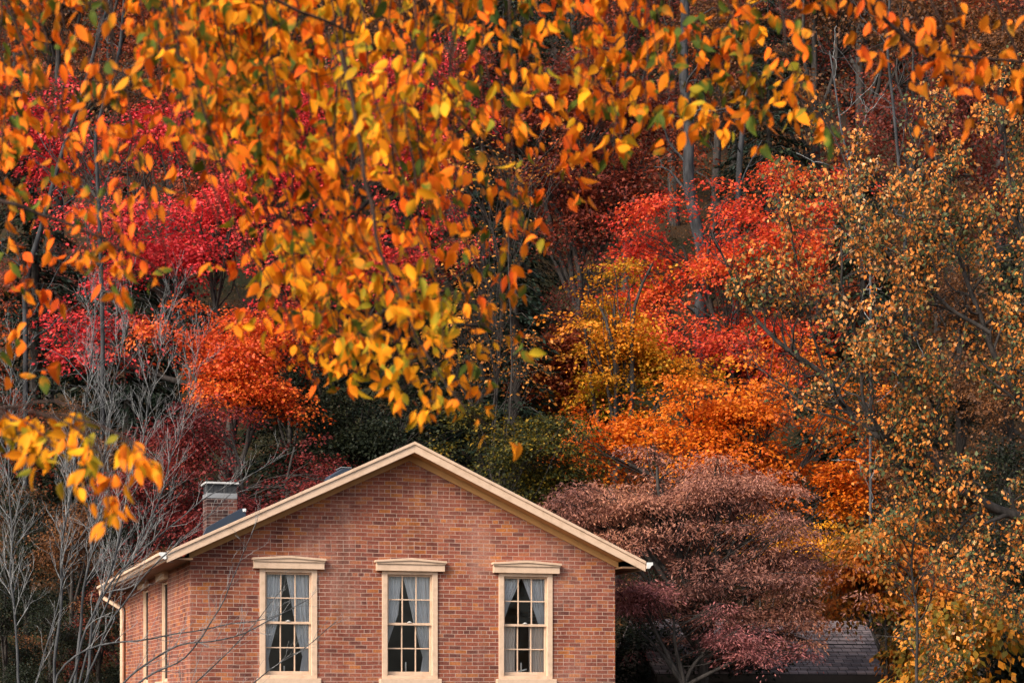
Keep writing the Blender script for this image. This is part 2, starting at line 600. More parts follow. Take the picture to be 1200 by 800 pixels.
# roof slabs, rakes, soffits
uA, uB = -EO, W + EO
for side in (-1, 1):
    ue = uA if side < 0 else uB
    ze = PK - SL * (W / 2 + EO)
    y0, y1 = -OV + 0.012, DEP + OV
    mb = MB()
    mb.prism([(W / 2, y0, PK + 0.012), (ue, y0, ze + 0.012), (ue, y0, ze - 0.06), (W / 2, y0, PK - 0.06)], (0, y1 - y0, 0))
    mb.build('roof_slope', M['slate_roof'], house, uv=lambda co, n: (co.y, co.x * 1.1))
    # rake board seen from the front, closing the gable overhang
    t = 0.158
    mb = MB()
    mb.prism([(W / 2, -OV - .018, PK + .004), (ue, -OV - .018, ze + .004), (ue, -OV - .018, ze - t), (W / 2, -OV - .018, PK - t)], (0, 0.028, 0))
    mb.build('rake_board', M['trim'], house, bevel=0.004)
    mb = MB()   # slim crown strip along the upper edge of the rake
    mb.prism([(W / 2, -OV - .040, PK + .022), (ue, -OV - .040, ze + .022), (ue, -OV - .040, ze - .028), (W / 2, -OV - .040, PK - .028)], (0, 0.0205, 0))
    mb.build('crown_strip', M['trim'], house, bevel=0.003)
    un = -0.02 if side < 0 else W + 0.05
    zn = PK - SL * abs(un - W / 2)
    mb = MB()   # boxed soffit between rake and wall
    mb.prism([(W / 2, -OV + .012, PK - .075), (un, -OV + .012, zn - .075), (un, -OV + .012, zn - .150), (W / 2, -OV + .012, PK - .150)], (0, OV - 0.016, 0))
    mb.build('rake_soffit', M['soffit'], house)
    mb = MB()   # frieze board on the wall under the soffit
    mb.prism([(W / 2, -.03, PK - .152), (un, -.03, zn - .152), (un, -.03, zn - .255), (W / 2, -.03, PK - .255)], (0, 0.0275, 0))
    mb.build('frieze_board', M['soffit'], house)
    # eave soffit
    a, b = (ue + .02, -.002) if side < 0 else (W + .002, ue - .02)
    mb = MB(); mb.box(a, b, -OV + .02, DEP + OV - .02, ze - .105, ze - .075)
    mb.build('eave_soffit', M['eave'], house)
    mb = MB(); mb.box(*((ue - .012, ue + .016) if side < 0 else (ue - .016, ue + .012)), -OV + .014, DEP + OV, ze - .13, ze - .03)
    mb.build('eave_fascia', M['trim'], house)
    # gutter: K profile swept along the eave
    s = side
    prof = [(0, 0), (0, -.105), (.055, -.105), (.085, -.06), (.115, -.045), (.115, 0), (.105, 0), (.105, -.037), (.078, -.05), (.05, -.095), (.01, -.095), (.01, 0)]
    x0 = ue + s * .0135
    mb = MB(); mb.prism([(x0 + s * x, -OV - .03, ze + .0 + z) for x, z in prof], (0, DEP + 2 * OV + .05, 0))
    g = mb.build('gutter', M['trim'], house)
    mb = MB(); mb.prism([(x0 + s * x, -OV - .036, ze + .003 + z) for x, z in prof[:6]], (0, 0.0055, 0))
    mb.build('gutter_end_cap', M['white_metal'], g)
    if side < 0:
        zz = ze - .105
        P = [np.array(p) for p in ((x0 - .05, DEP + .12, zz), (x0 - .05, DEP + .12, zz - .10), (-.09, DEP - .06, zz - .36), (-.07, DEP - .06, zz - .46), (-.07, DEP - .06, Z0 + .1))]
        me = tubes_mesh('downspout', [(P, [.045] * 5, 10)])
        link('downspout', me, M['trim'], house)


def window(yaw_place, name='window', rotz=0.0, loc=(0, 0, 0), zb=SILL, zt=None, side=False):
    """window in its own frame: x across, y into the wall, z up from the sill top"""
    root = bpy.data.objects.new(name, None)
    COL.objects.link(root)
    root.parent = house
    root.location = loc
    root.rotation_euler = (0, 0, rotz)
    gh, cw = 0.374, 0.478          # half glass width, half casing width
    g0, g1 = 0.118, 1.706          # glass bottom / top above the sill
    mr = 0.911                     # meeting rail
    c1 = 1.791                     # underside of cornice
    q = .055 if side else 0.0
    if side:
        m = MB()
        m.box(-OH + .002, -OH + .016, .014, .053, .005, c1 - .001); m.box(OH - .016, OH - .002, .014, .053, .005, c1 - .001)
        m.build('jamb_liner', M['trim'], root)
        cw = OH - .004
    m = MB()
    m.box(-cw, -gh - .012, -.022 + q + (.024 if side else 0), (.012 if side else .05) + q, 0, c1); m.box(gh + .012, cw, -.022 + q + (.024 if side else 0), (.012 if side else .05) + q, 0, c1)
    m.box(-gh - .0118, gh + .0118, -.0215 + q + (.024 if side else 0), (.012 if side else .05) + q, g1 + .028, c1 - .001)
    m.box(-gh - .0118, gh + .0118, -.0215 + q + (.024 if side else 0), (.012 if side else .05) + q, 0, .055)
    if side:
        m.build('casing', M['trim'], root, bevel=0.003)
        m = MB()
    # pulley stiles behind the casing
    m.box(-OH + .001, -gh - .014, (.0515 if not side else .0135) + q, .2 + q, 0, c1 - .01); m.box(gh + .014, OH - .001, (.0515 if not side else .0135) + q, .2 + q, 0, c1 - .01)
    m.box(-gh - .013, gh + .013, (.052 if not side else .014) + q, .2 + q, g1 + .03, c1 - .012)
    m.build('pulley_stile' if side else 'casing', M['dark_wood'] if side else M['trim'], root, bevel=0.003 if side else 0.005)
    for nm, z0, z1, d in (('upper_sash', mr - .02, g1 + .027, .035), ('lower_sash', .056, mr + .022, .075)):
        d += q + (.05 if side else 0)
        m = MB()
        m.box(-gh - .0117, -gh + .018, d, d + .036, z0, z1); m.box(gh - .018, gh + .0117, d, d + .036, z0, z1)
        t, b = (.03, .042) if nm == 'upper_sash' else (.042, .062)
        m.box(-gh + .0182, gh - .0182, d + .001, d + .035, z1 - t, z1 - .0005); m.box(-gh + .0182, gh - .0182, d + .001, d + .035, z0 + .0005, z0 + b)
        zi0, zi1 = z0 + b, z1 - t
        for k in (-1, 1):
            x = k * (gh - .018) / 3
            m.box(x - .010, x + .010, d + .002, d + .034, zi0, zi1)
        zm = (zi0 + zi1) / 2
        for a, b2 in ((-gh + .0183, -(gh - .018) / 3 - .0101), (-(gh - .018) / 3 + .0101, (gh - .018) / 3 - .0101), ((gh - .018) / 3 + .0101, gh - .0183)):
            m.box(a, b2, d + .003, d + .033, zm - .010, zm + .010)
        s = m.build(nm, M["dark_wood"] if side else M["trim"], root, bevel=0.003)
        m = MB(); m.box(-gh + .01, gh - .01, d + .017, d + .021, z0 + .01, z1 - .01)
        m.build('glass_pane', M['glass'], root)
    # little sash lock in the middle of the meeting rail
    m = MB(); m.box(-.035, .035, .02 + q, .05 + q, mr + .023, mr + .035); m.box(-.012, .018, .015 + q, .05 + q, mr + .0355, mr + .047)
    m.build('sash_lock', M['white_metal'], root, bevel=.004)
    # cornice with a faintly peaked top
    cwid = .60
    m = MB()
    y0 = -.085
    m.prism([(-cwid + .015, y0, c1), (cwid - .015, y0, c1), (cwid - .015, y0, c1 + .135), (0, y0, c1 + .172), (-cwid + .015, y0, c1 + .135)], (0, .083, 0))
    y1 = -.125
    m.prism([(-cwid - .01, y1, c1 + .136), (0, y1, c1 + .173), (cwid + .01, y1, c1 + .136), (cwid + .01, y1, c1 + .172), (0, y1, c1 + .212), (-cwid - .01, y1, c1 + .172)], (0, .123, 0))
    m.prism([(-cwid + .004, -.105, c1 + .112), (cwid - .004, -.105, c1 + .112), (cwid - .004, -.105, c1 + .134), (0, -.105, c1 + .171), (-cwid + .004, -.105, c1 + .134)], (0, .019, 0))
    m.build('cornice', M['trim'], root, bevel=0.004)
    m = MB(); m.box(-.53, .53, -.10, .199, -.105, -.001)
    m.build('sill', M['trim'], root, bevel=0.008)
    return root


wins = [window(None, loc=(u, 0, SILL)) for u in UC]
for b in BC:
    window(None, loc=(0, b, SILL - .03), rotz=-math.pi / 2, side=True)

# chimney
ch = empty('chimney', (1.22, 4.8, 0)); ch.parent = house
cz = PK - SL * abs(1.22 - W / 2)
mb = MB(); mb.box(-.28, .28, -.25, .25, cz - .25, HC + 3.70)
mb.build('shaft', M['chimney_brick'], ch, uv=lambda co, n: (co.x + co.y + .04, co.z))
mb = MB(); mb.box(-.286, .286, -.256, .256, HC + 3.702, HC + 3.80)
mb.build('crown_band', M['grey_metal'], ch, bevel=.008)
mb = MB(); mb.box(-.27, .27, -.24, .24, HC + 3.802, HC + 3.965)
for k in range(7):
    x = -.258 + k * .086
    mb.box(x - .008, x + .008, -.248, -.2405, HC + 3.803, HC + 3.964)
mb.build('spark_screen', M['soot'], ch)
mb = MB(); mb.box(-.315, .315, -.285, .285, HC + 3.967, HC + 4.005)
mb.build('cap_plate', M['cap_grey'], ch, bevel=.008)
mb = MB()   # sloping saddle of blue black sheet in front of the shaft
mb.prism([(-.42, -.40, cz - .20), (.42, -.40, cz + .20), (.42, -.40, cz + .42), (.33, -.40, cz + .42), (-.30, -.40, cz + .06)], (0, .10, 0))
sad = mb.build('flashing_saddle', M['slate'], ch, bevel=.006)
mb = MB(); mb.box(.36, .425, -.42, -.397, cz + .355, cz + .415)
mb.build('saddle_end', M['white_metal'], sad, bevel=.015)
# low roof vent near the ridge
rv = MB(); vx = W / 2 - .92
vz = PK - SL * .92
rv.prism([(vx - .02, 2.2, vz - .05), (vx + .46, 2.2, vz + .17), (vx + .40, 2.2, vz + .27), (vx + .26, 2.2, vz + .27), (vx + .02, 2.2, vz + .12)], (0, .4, 0))
v = rv.build('roof_vent', M['slate'], house, bevel=.02)
mb = MB(); mb.box(vx + .22, vx + .43, 2.19, 2.61, vz + .272, vz + .288)
mb.build('vent_cap', M['grey_metal'], v, bevel=.006)

# curtains and candles: things hanging or standing inside the window openings
MH = Matrix.Translation((HX, HY, 0)) @ Matrix.Rotation(TH, 4, 'Z')


def curtain(u, label, inner, outer, z0, z1, mat, depth=.150, pleats=6, seed=0, group=None, name='curtain'):
    """inner(v), outer(v): x of both edges at v = 0 (top) .. 1 (foot)"""
    r = random.Random(seed)
    nv, nu = 40, pleats * 10
    V = []
    ph = r.random() * 6
    for j in range(nv + 1):
        v = j / nv
        a, b = outer(v), inner(v)
        w = abs(b - a)
        amp = min(.026, .008 + .008 * .37 / max(w, .08))
        for i in range(nu + 1):
            s = i / nu
            x = a + (b - a) * s
            y = depth + amp * math.sin(s * pleats * 2 * math.pi + ph + .7 * math.sin(v * 3)) + .012 * math.sin(s * 9 + v * 5 + ph)
            V.append((x, y, z1 + (z0 - z1) * v))
    n1 = nu + 1
    i = (np.arange(nv)[:, None] * n1 + np.arange(nu)[None, :])
    Q = np.stack([i, i + 1, i + n1 + 1, i + n1], axis=-1).reshape(-1, 4)
    me = np_mesh(name, V, Q.ravel(), np.full(len(Q), 4), smooth=True)
    o = link(name, me, mat)
    o.matrix_world = MH @ Matrix.Translation((u, 0, SILL))
    return tag(o, label, 'curtain', group)


G = 0.40
lerp = lambda pts: (lambda v: float(np.interp(v, [p[0] for p in pts], [p[1] for p in pts])))
top = 1.74
curtain(UC[0], 'sheer pale curtain gathered to the left jamb of the leftmost gable window', lerp([(0, -.07), (.45, -.13), (.7, -.25), (.82, -.30), (1, -.27)]), lambda v: -G, .02, top, M['curtain'], seed=1)
curtain(UC[0], 'sheer pale curtain sweeping to the right jamb of the leftmost gable window', lerp([(0, -.02), (.3, .08), (.6, .16), (.8, .26), (.86, .24), (1, .20)]), lambda v: G, .02, top, M['curtain'], seed=2)
curtain(UC[1], 'sheer pale curtain gathered to the left jamb of the middle gable window', lerp([(0, -.10), (.45, -.16), (.65, -.27), (.8, -.35), (1, -.36)]), lambda v: -G, .25, top, M['curtain'], seed=3)
curtain(UC[1], 'sheer pale curtain sweeping to the right jamb of the middle gable window', lerp([(0, -.09), (.25, .02), (.5, .12), (.8, .27), (.87, .25), (1, .21)]), lambda v: G, .02, top, M['curtain'], seed=4)
curtain(UC[2], 'sheer pale curtain drawn left in the upper half of the rightmost gable window', lerp([(0, -.03), (.25, -.12), (.55, -.25), (.9, -.36), (1, -.37)]), lambda v: -G, .88, top, M['curtain'], seed=5)
curtain(UC[2], 'sheer pale curtain drawn right in the upper half of the rightmost gable window', lerp([(0, -.03), (.3, .07), (.65, .18), (1, .28)]), lambda v: G, .88, top, M['curtain'], seed=6)
curtain(UC[2], 'ecru half curtain at the lower left of the rightmost gable window', lambda v: -.13 - .01 * v, lambda v: -G, .02, .92, M['cafe'], seed=7)
curtain(UC[2], 'ecru half curtain at the lower right of the rightmost gable window', lambda v: .10 + .02 * v, lambda v: G, .02, .92, M['cafe'], seed=8)


def lathe(mb, cx, cy, prof, n=14):
    bm = mb.bm
    rings = []
    for r_, z in prof:
        rings.append([bm.verts.new((cx + r_ * math.cos(2 * math.pi * k / n), cy + r_ * math.sin(2 * math.pi * k / n), z)) for k in range(n)])
    for a, b in zip(rings[:-1], rings[1:]):
        for k in range(n):
            bm.faces.new((a[k], a[(k + 1) % n], b[(k + 1) % n], b[k]))
    bm.faces.new(rings[0][::-1]); bm.faces.new(rings[-1])


def candle(u, dx, label, arms=False, h=.28):
    root = empty('candle', label=label, cat='candle')
    root.matrix_world = MH @ Matrix.Translation((u + dx, .165, SILL))
    m = MB(); lathe(m, 0, 0, [(.05, 0), (.05, .012), (.018, .02), (.016, .075), (.024, .08), (.024, .10)])
    m.build('holder', M['white_metal'], root, smooth=True)
    m = MB(); lathe(m, 0, 0, [(.0125, .101), (.0125, h), (.009, h + .008)])
    m.build('wax_stick', M['candle'], root, smooth=True)
    m = MB(); lathe(m, 0, 0, [(.002, h + .0085), (.007, h + .02), (.001, h + .045)], 8)
    m.build('bulb', M['glass'], root, smooth=True)
    if arms:
        m = MB()
        m.prism([(-.12, -.012, .10), (.10, -.012, .155), (.10, -.012, .18), (-.12, -.012, .125)], (0, .02, 0))
        m.build('crossbar', M['candle'], root, bevel=.004)
    return root


candle(UC[0], -.04, 'small white candle on the sill of the leftmost gable window', h=.20)
candle(UC[1], -.03, 'slim white candle on the sill of the middle gable window', h=.27)
candle(UC[2], -.03, 'white candle with a slanting crossbar on the sill of the rightmost window', True, h=.27)

# ------------------------------------------------------------------ the shed at the lower right
pe = at(1054, 790, 41.0)
sd = empty('shed', (pe.x, pe.y, 0), TH, 'low outbuilding with a weathered shingle roof half hidden behind the weeping maple', 'shed')
ez = pe.z
SW, SDp, sp = 5.2, 3.0, .72
mb = MB()
mb.prism([(0, 0, ez), (0, SDp / 2, ez + sp * SDp / 2), (0, SDp / 2, ez + sp * SDp / 2 - .07), (0, 0, ez - .07)], (-SW, 0, 0))
mb.prism([(0, SDp / 2 + .002, ez + sp * SDp / 2), (0, SDp, ez), (0, SDp, ez - .07), (0, SDp / 2 + .002, ez + sp * SDp / 2 - .07)], (-SW, 0, 0))
mb.build('roof', M['shingle'], sd, uv=lambda co, n: (co.x, co.y * 1.23))
# raised courses of shingles
mb = MB()
k = 0
y = .02
while y < SDp / 2 - .05:
    z = ez + sp * y
    mb.prism([(.012, y, z + .003), (.012, y, z + .020), (.012, y + .125, z + .125 * sp + .004)], (-SW - .024, 0, 0))
    y += .118
mb.build('shingle_courses', M['shingle'], sd, uv=lambda co, n: (co.x, co.y * 1.23))
mb = MB()
mb.box(-SW + .15, -.15, .22, SDp - .22, .3, ez - .02)
mb.prism([(-.15, .22, ez - .019), (-.15, SDp - .22, ez - .019), (-.15, SDp / 2, ez + sp * (SDp / 2 - .22) - .02)], (-SW + .3, 0, 0))
mb.build('plank_wall', M['dark_wood'], sd)
mb = MB(); mb.box(-SW + .01, -.01, -.03, -.002, ez - .16, ez - .012)
mb.build('eave_board', M['dark_wood'], sd)

# ------------------------------------------------------------------ trees
def limb(a, b, r0, r1, n=8, sag=0.0, wob=0.08, rnd=random):
    a, b = np.array(a, float), np.array(b, float)
    L = np.linalg.norm(b - a)
    t = np.linspace(0, 1, n)[:, None]
    P = a + (b - a) * t
    w1 = np.array([rnd.uniform(-1, 1) for _ in range(3)]) * wob * L
    w2 = np.array([rnd.uniform(-1, 1) for _ in range(3)]) * wob * L * .5
    P = P + w1 * np.sin(t * math.pi) + w2 * np.sin(t * 2 * math.pi)
    P[:, 2] += sag * L * np.sin(t[:, 0] * math.pi)
    return P, r0 + (r1 - r0) * t[:, 0]


def branch_out(polys, pts, rad, level, maxlev, rnd, length, spread=(35, 65), up=.25, per=.5, minr=.004, wob=.22, shrink=.55, anchors=None, start=.25, sides=5):
    """children along a polyline, recursively"""
    P = np.asarray(pts, float)
    seg = np.linalg.norm(np.diff(P, axis=0), axis=1)
    cum = np.concatenate([[0], np.cumsum(seg)])
    tot = cum[-1]
    n = max(1, int(tot / per))
    for k in range(n):
        s = tot * (start + (1 - start) * (k + rnd.random()) / n)
        i = min(len(P) - 2, int(np.searchsorted(cum, s)) - 1)
        i = max(i, 0)
        f = (s - cum[i]) / (seg[i] + 1e-9)
        o = P[i] + (P[i + 1] - P[i]) * f
        d = (P[i + 1] - P[i]) / (seg[i] + 1e-9)
        r0 = (rad[i] + (rad[i + 1] - rad[i]) * f)
        perp = np.cross(d, np.array([rnd.gauss(0, 1) for _ in range(3)]))
        perp /= np.linalg.norm(perp) + 1e-9
        a = R(rnd.uniform(*spread))
        dr = d * math.cos(a) + perp * math.sin(a)
        dr[2] += up
        dr /= np.linalg.norm(dr)
        L = length * rnd.uniform(.55, 1.15) * (1 - .45 * s / tot)
        m = 7 if level < maxlev else 5
        st = L / (m - 1)
        Q = [o]
        dd = dr.copy()
        for _ in range(m - 1):
            dd = dd + np.array([rnd.gauss(0, wob), rnd.gauss(0, wob), rnd.gauss(0, wob) + up * .12])
            dd /= np.linalg.norm(dd)
            Q.append(Q[-1] + dd * st)
        rr = max(minr, r0 * .62)
        radq = np.linspace(rr, max(minr * .7, rr * .35), m)
        polys.append((np.array(Q), radq, max(3, sides - level)))
        if anchors is not None and level >= maxlev - 1:
            anchors.extend(Q[1:])
        if level < maxlev:
            branch_out(polys, Q, radq, level + 1, maxlev, rnd, length * shrink, spread, up, per * .62, minr, wob, shrink, anchors, .2, sides)


def vnoise(P, scale, seed):
    return np.array([mnoise.noise(Vector((p[0] * scale + seed, p[1] * scale, p[2] * scale))) for p in P])


def crown_points(lobes, nspray, seed, Rg, shell=.4, gap=.0, gscale=.35, loose=0):
    """spray centres through the volume of the lobes (world ellipsoids), outward directions and lobe ids"""
    areas = np.array([a[3] * a[5] for a in lobes])
    if loose: areas[loose - 1::loose] *= .30
    ns = np.maximum(4, (nspray * areas / areas.sum()).astype(int))
    C, O, I = [], [], []
    for li, (cx, cy, cz, rx, ry, rz) in enumerate(lobes):
        n = ns[li]
        d = unit(Rg.normal(size=(n, 3)))
        r = Rg.random(n) ** shell
        c = np.array([cx, cy, cz]) + d * r[:, None] * np.array([rx, ry, rz])
        C.append(c); O.append(d); I.append(np.full(n, li))
    C = np.concatenate(C); O = np.concatenate(O); I = np.concatenate(I)
    if gap > -.9:
        k = (vnoise(C, gscale, seed * 1.7) > gap - .3) & (vnoise(C, gscale * 2.7, seed * 2.9 + 3) > gap * .8 - .32)
        C, O, I = C[k], O[k], I[k]
    return C, O, I


def leafy_tree(name, label, cat, base, lobes, Y, leafm, nspray=500, per=60, size=.10, wr=.75, srad=.55, flat=.75, droop=.25, shell=.4, gap=.1,
               bark='bark_dark', trunk_r=.16, group=None, seed=1, tipdown=.3, twig_frac=.3, gscale=.45, fork=.45, jitter=.5, elong=1.0, depth=.8, limb_r=.4, tiers=7, tier_h=(.6, 1.0)):
    """lobes in picture units (px, py, rx, ry) at distance Y (+ optional offset in metres)"""
    Rg = np.random.default_rng(seed)
    rnd = random.Random(seed)
    L = []
    for l in lobes:
        y = Y + (l[4] if len(l) > 4 else 0)
        p = at(l[0], l[1], y)
        L.append((p.x, p.y, p.z, 1.1 * l[2] / F * y, max(l[2], l[3]) / F * y * depth, 1.15 * l[3] / F * y))
    # every lobe breaks up into flat tiers of unequal size, some standing out beyond it
    sub = []
    for l in L:
        for k in range(tiers + 1):
            d = unit(Rg.normal(size=3))
            q = Rg.uniform(.25, 1.05)
            w = Rg.uniform(.28, .72)
            if k == tiers: q, w = 0, 1.25          # loose sprays between and around the tiers
            sub.append((l[0] + d[0] * l[3] * q, l[1] + d[1] * l[4] * q, l[2] + d[2] * l[5] * q, l[3] * w, l[4] * w, l[5] * w * Rg.uniform(*tier_h)))
    bx, by = base
    bz = ground_z(bx, by) - .1
    B = np.array([bx, by, bz])
    root = empty(name, tuple(B), 0, label, cat, group)
    # trunk and limbs
    cen = np.mean([[l[0], l[1], l[2]] for l in L], axis=0)
    zlow = min(l[2] - l[5] for l in L)
    fz = bz + max(.6, (cen[2] - bz) * fork)
    fork_p = np.array([bx + (cen[0] - bx) * .35, by + (cen[1] - by) * .35, fz])
    polys = []
    P, r = limb(B, fork_p, trunk_r * 1.25, trunk_r * .8, 10, 0, .03, rnd)
    r[0] *= 1.35
    polys.append((P, r, 9))
    C, O, I = crown_points(sub, int(nspray * 1.35), seed, Rg, shell, gap, gscale, tiers + 1)
    I = I // (tiers + 1)
    for li, l in enumerate(L):
        c = np.array(l[:3]) - np.array([0, 0, l[5] * .25])
        P2, r2 = limb(fork_p, c, trunk_r * .6, trunk_r * .22, 9, .05, .07, rnd)
        polys.append((P2, r2, 6))
        idx = np.where(I == li)[0]
        for q in idx[:max(3, int(len(idx) * twig_frac))]:
            t = rnd.uniform(.55, 1)
            s = P2[int(t * (len(P2) - 1))]
            P3, r3 = limb(s, C[q], trunk_r * .14 * limb_r / .4, .008, 6, .05, .10, rnd)
            polys.append((P3, r3, 4))
    link('trunk', tubes_mesh('trunk', polys, B), M[bark], root)
    # leaves: flat drooping sprays
    n = len(C)
    UP = np.array([0, 0, 1.0])
    SN = unit(UP * flat + O * (1 - flat) + Rg.normal(size=(n, 3)) * .16)
    E1 = O - SN * (O * SN).sum(1)[:, None] + Rg.normal(size=(n, 3)) * .15
    E1 = unit(E1 - SN * (E1 * SN).sum(1)[:, None])
    E2 = np.cross(SN, E1)
    cnt = np.maximum(6, (per * Rg.uniform(.5, 1.4, n)).astype(int))
    rep = np.repeat(np.arange(n), cnt)
    m = len(rep)
    rad = np.sqrt(Rg.random(m)) * srad * np.repeat(Rg.uniform(.6, 1.3, n), cnt)
    an = Rg.random(m) * 2 * math.pi
    a = np.cos(an) * rad * elong; b = np.sin(an) * rad
    pos = C[rep] + E1[rep] * a[:, None] + E2[rep] * b[:, None] + SN[rep] * (Rg.normal(size=m) * srad * .10)[:, None]
    pos[:, 2] -= droop * rad ** 2 / srad
    dr = E1[rep] * np.cos(an)[:, None] + E2[rep] * np.sin(an)[:, None]
    dr = dr + Rg.normal(size=(m, 3)) * .35
    dr[:, 2] -= tipdown
    nr = SN[rep] + Rg.normal(size=(m, 3)) * jitter
    size_a = size * Rg.uniform(.6, 1.25, m)
    me = kite_mesh('crown', pos - B, dr, nr, size_a, wr)
    link('crown', me, leafm, root)
    return root


LM = {}
LM['crimson'] = leaf_mat('crimson leaves', [(0, (.16, .010, .018)), (.3, (.54, .026, .040)), (.62, (.80, .066, .066)), (1, (.86, .19, .07))], .3, .45, .28)
LM['redorange'] = leaf_mat('red orange leaves', [(0, (.28, .028, .014)), (.4, (.66, .080, .022)), (.75, (.78, .17, .02)), (1, (.80, .28, .03))], .35, .5)
LM['darkred'] = leaf_mat('dark red leaves', [(0, (.050, .012, .014)), (.45, (.15, .022, .022)), (.8, (.26, .035, .026)), (1, (.38, .08, .025))], .5, .5)
LM['rust'] = leaf_mat('rust leaves', [(0, (.09, .02, .012)), (.45, (.25, .045, .018)), (.8, (.40, .085, .02)), (1, (.50, .16, .03))], .35, .5)
LM['gold'] = leaf_mat('gold and orange leaves', [(0, (.10, .12, .015)), (.25, (.32, .22, .015)), (.45, (.62, .26, .015)), (.7, (.72, .22, .015)), (1, (.62, .12, .015))], .28, .65)
LM['scarlet'] = leaf_mat('scarlet leaves', [(0, (.28, .022, .020)), (.35, (.64, .055, .032)), (.65, (.78, .12, .03)), (1, (.82, .24, .03))], .28, .5)
LM['orange'] = leaf_mat('bright orange leaves', [(0, (.38, .055, .012)), (.3, (.62, .12, .012)), (.65, (.75, .20, .012)), (1, (.80, .32, .02))], .3, .5)
LM['yellow'] = leaf_mat('golden yellow leaves', [(0, (.30, .10, .012)), (.35, (.60, .20, .010)), (.7, (.75, .32, .012)), (1, (.70, .42, .03))], .4, .4)
LM['olive'] = leaf_mat('olive and yellow leaves', [(0, (.014, .020, .008)), (.5, (.040, .044, .012)), (.75, (.16, .12, .014)), (1, (.55, .28, .02))], .5, .35)
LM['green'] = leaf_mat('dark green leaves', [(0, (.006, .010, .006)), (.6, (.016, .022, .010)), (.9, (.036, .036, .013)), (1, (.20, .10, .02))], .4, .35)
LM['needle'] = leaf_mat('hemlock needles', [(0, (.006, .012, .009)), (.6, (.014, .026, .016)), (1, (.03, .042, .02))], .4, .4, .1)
LM['brown'] = leaf_mat('brown woodland leaves', [(0, (.045, .026, .016)), (.4, (.12, .050, .022)), (.75, (.24, .090, .028)), (1, (.40, .17, .05))], .3, .45)
LM['maroon'] = leaf_mat('maroon woodland leaves', [(0, (.06, .016, .013)), (.5, (.17, .030, .020)), (1, (.34, .07, .025))], .3, .5)
LM['lace'] = leaf_mat('weeping maple leaves', [(0, (.080, .036, .032)), (.28, (.17, .070, .056)), (.55, (.36, .145, .098)), (1, (.54, .24, .125))], .42, .6, .2)
LM['laceplum'] = leaf_mat('plum maple leaves', [(0, (.040, .026, .026)), (.3, (.13, .045, .045)), (.65, (.36, .115, .110)), (1, (.46, .20, .15))], .6, .5, .2)
LM['mixed'] = leaf_mat('olive orange and cream leaves', [(0, (.045, .062, .026)), (.40, (.105, .120, .044)), (.48, (.26, .15, .045)), (.57, (.66, .19, .030)), (.80, (.78, .27, .045)), (.90, (.72, .36, .14)), (1, (.78, .52, .30))], .5, .28, .28)
LM['fleck'] = leaf_mat('small orange leaves', [(0, (.20, .07, .02)), (.4, (.52, .17, .03)), (1, (.74, .34, .06))], .5, .3)
LM['orgreen'] = leaf_mat('orange and green leaves', [(0, (.07, .075, .016)), (.35, (.20, .13, .02)), (.55, (.55, .17, .02)), (1, (.70, .16, .03))], .6, .6)
LM['broadgold'] = leaf_mat('broad gold leaves', [(0, (.055, .070, .016)), (.35, (.22, .15, .018)), (.6, (.58, .21, .016)), (1, (.70, .25, .018))], .8, .4)


def wx(px, Y): return (px - 600) / F * Y


leafy_tree('maple_tree', 'tall crimson maple glowing behind the hanging branches at upper left', 'tree', (wx(250, 58), 58),
           [(250, 255, 115, 65), (150, 190, 90, 60, 2), (330, 160, 95, 75), (190, 320, 75, 40), (440, 195, 70, 65), (350, 365, 45, 26), (535, 285, 50, 34), (480, 110, 80, 70, 3), (330, 250, 80, 45), (420, 310, 60, 40), (500, 210, 50, 50, 2), (110, 395, 70, 35, 1), (60, 150, 60, 60, 3)],
           58, LM['crimson'], 1250, 81, 0.107, .8, .75, seed=11, trunk_r=.2, gap=.2, tipdown=.35)
leafy_tree('maple_tree', 'red orange maple above the left end of the roof', 'tree', (wx(280, 53), 53),
           [(270, 420, 75, 45), (225, 455, 50, 28), (305, 460, 45, 24), (215, 385, 45, 28), (330, 405, 40, 30, 1)],
           53, LM['redorange'], 420, 74, 0.095, .8, .6, seed=12, trunk_r=.13, gap=.15, fork=.6)
leafy_tree('maple_tree', 'low dark red maple right behind the chimney', 'tree', (wx(300, 47), 47),
           [(290, 545, 95, 50), (215, 520, 50, 38), (345, 515, 48, 30), (170, 590, 50, 40), (270, 500, 60, 28), (240, 640, 90, 50)],
           47, LM['darkred'], 620, 94, 0.082, .6, .6, seed=13, trunk_r=.11, gap=.05, fork=.5)
leafy_tree('maple_tree', 'gold and olive maple in the middle of the hillside above the right roof slope', 'tree', (wx(720, 56), 56),
           [(720, 345, 70, 42), (765, 300, 45, 30), (690, 395, 60, 36), (745, 405, 50, 35), (690, 470, 60, 32), (685, 375, 40, 28), (725, 440, 50, 34), (790, 430, 50, 30), (700, 345, 40, 24)],
           56, LM['gold'], 560, 70, 0.103, .8, .65, seed=14, trunk_r=.15, gap=.32, gscale=.6)
leafy_tree('maple_tree', 'scarlet maple beside the tall grey trunk right of centre', 'tree', (wx(850, 62), 62),
           [(800, 275, 60, 45), (850, 345, 95, 50), (910, 300, 65, 55), (770, 390, 55, 40), (950, 370, 60, 45), (840, 240, 60, 35), (930, 230, 60, 45, 2), (850, 410, 80, 40), (960, 430, 60, 40), (760, 330, 50, 40, 1), (900, 400, 70, 40)],
           62, LM['scarlet'], 1050, 78, 0.112, .8, .75, seed=15, trunk_r=.17, gap=.25, gscale=.55)
leafy_tree('maple_tree', 'small rust red maple left of the gold and olive maple', 'tree', (wx(650, 58), 57.5),
           [(650, 440, 55, 38), (680, 480, 45, 34), (655, 470, 30, 30), (665, 405, 40, 26)],
           57.5, LM['rust'], 360, 81, 0.103, .8, .65, seed=16, trunk_r=.12, gap=.15)
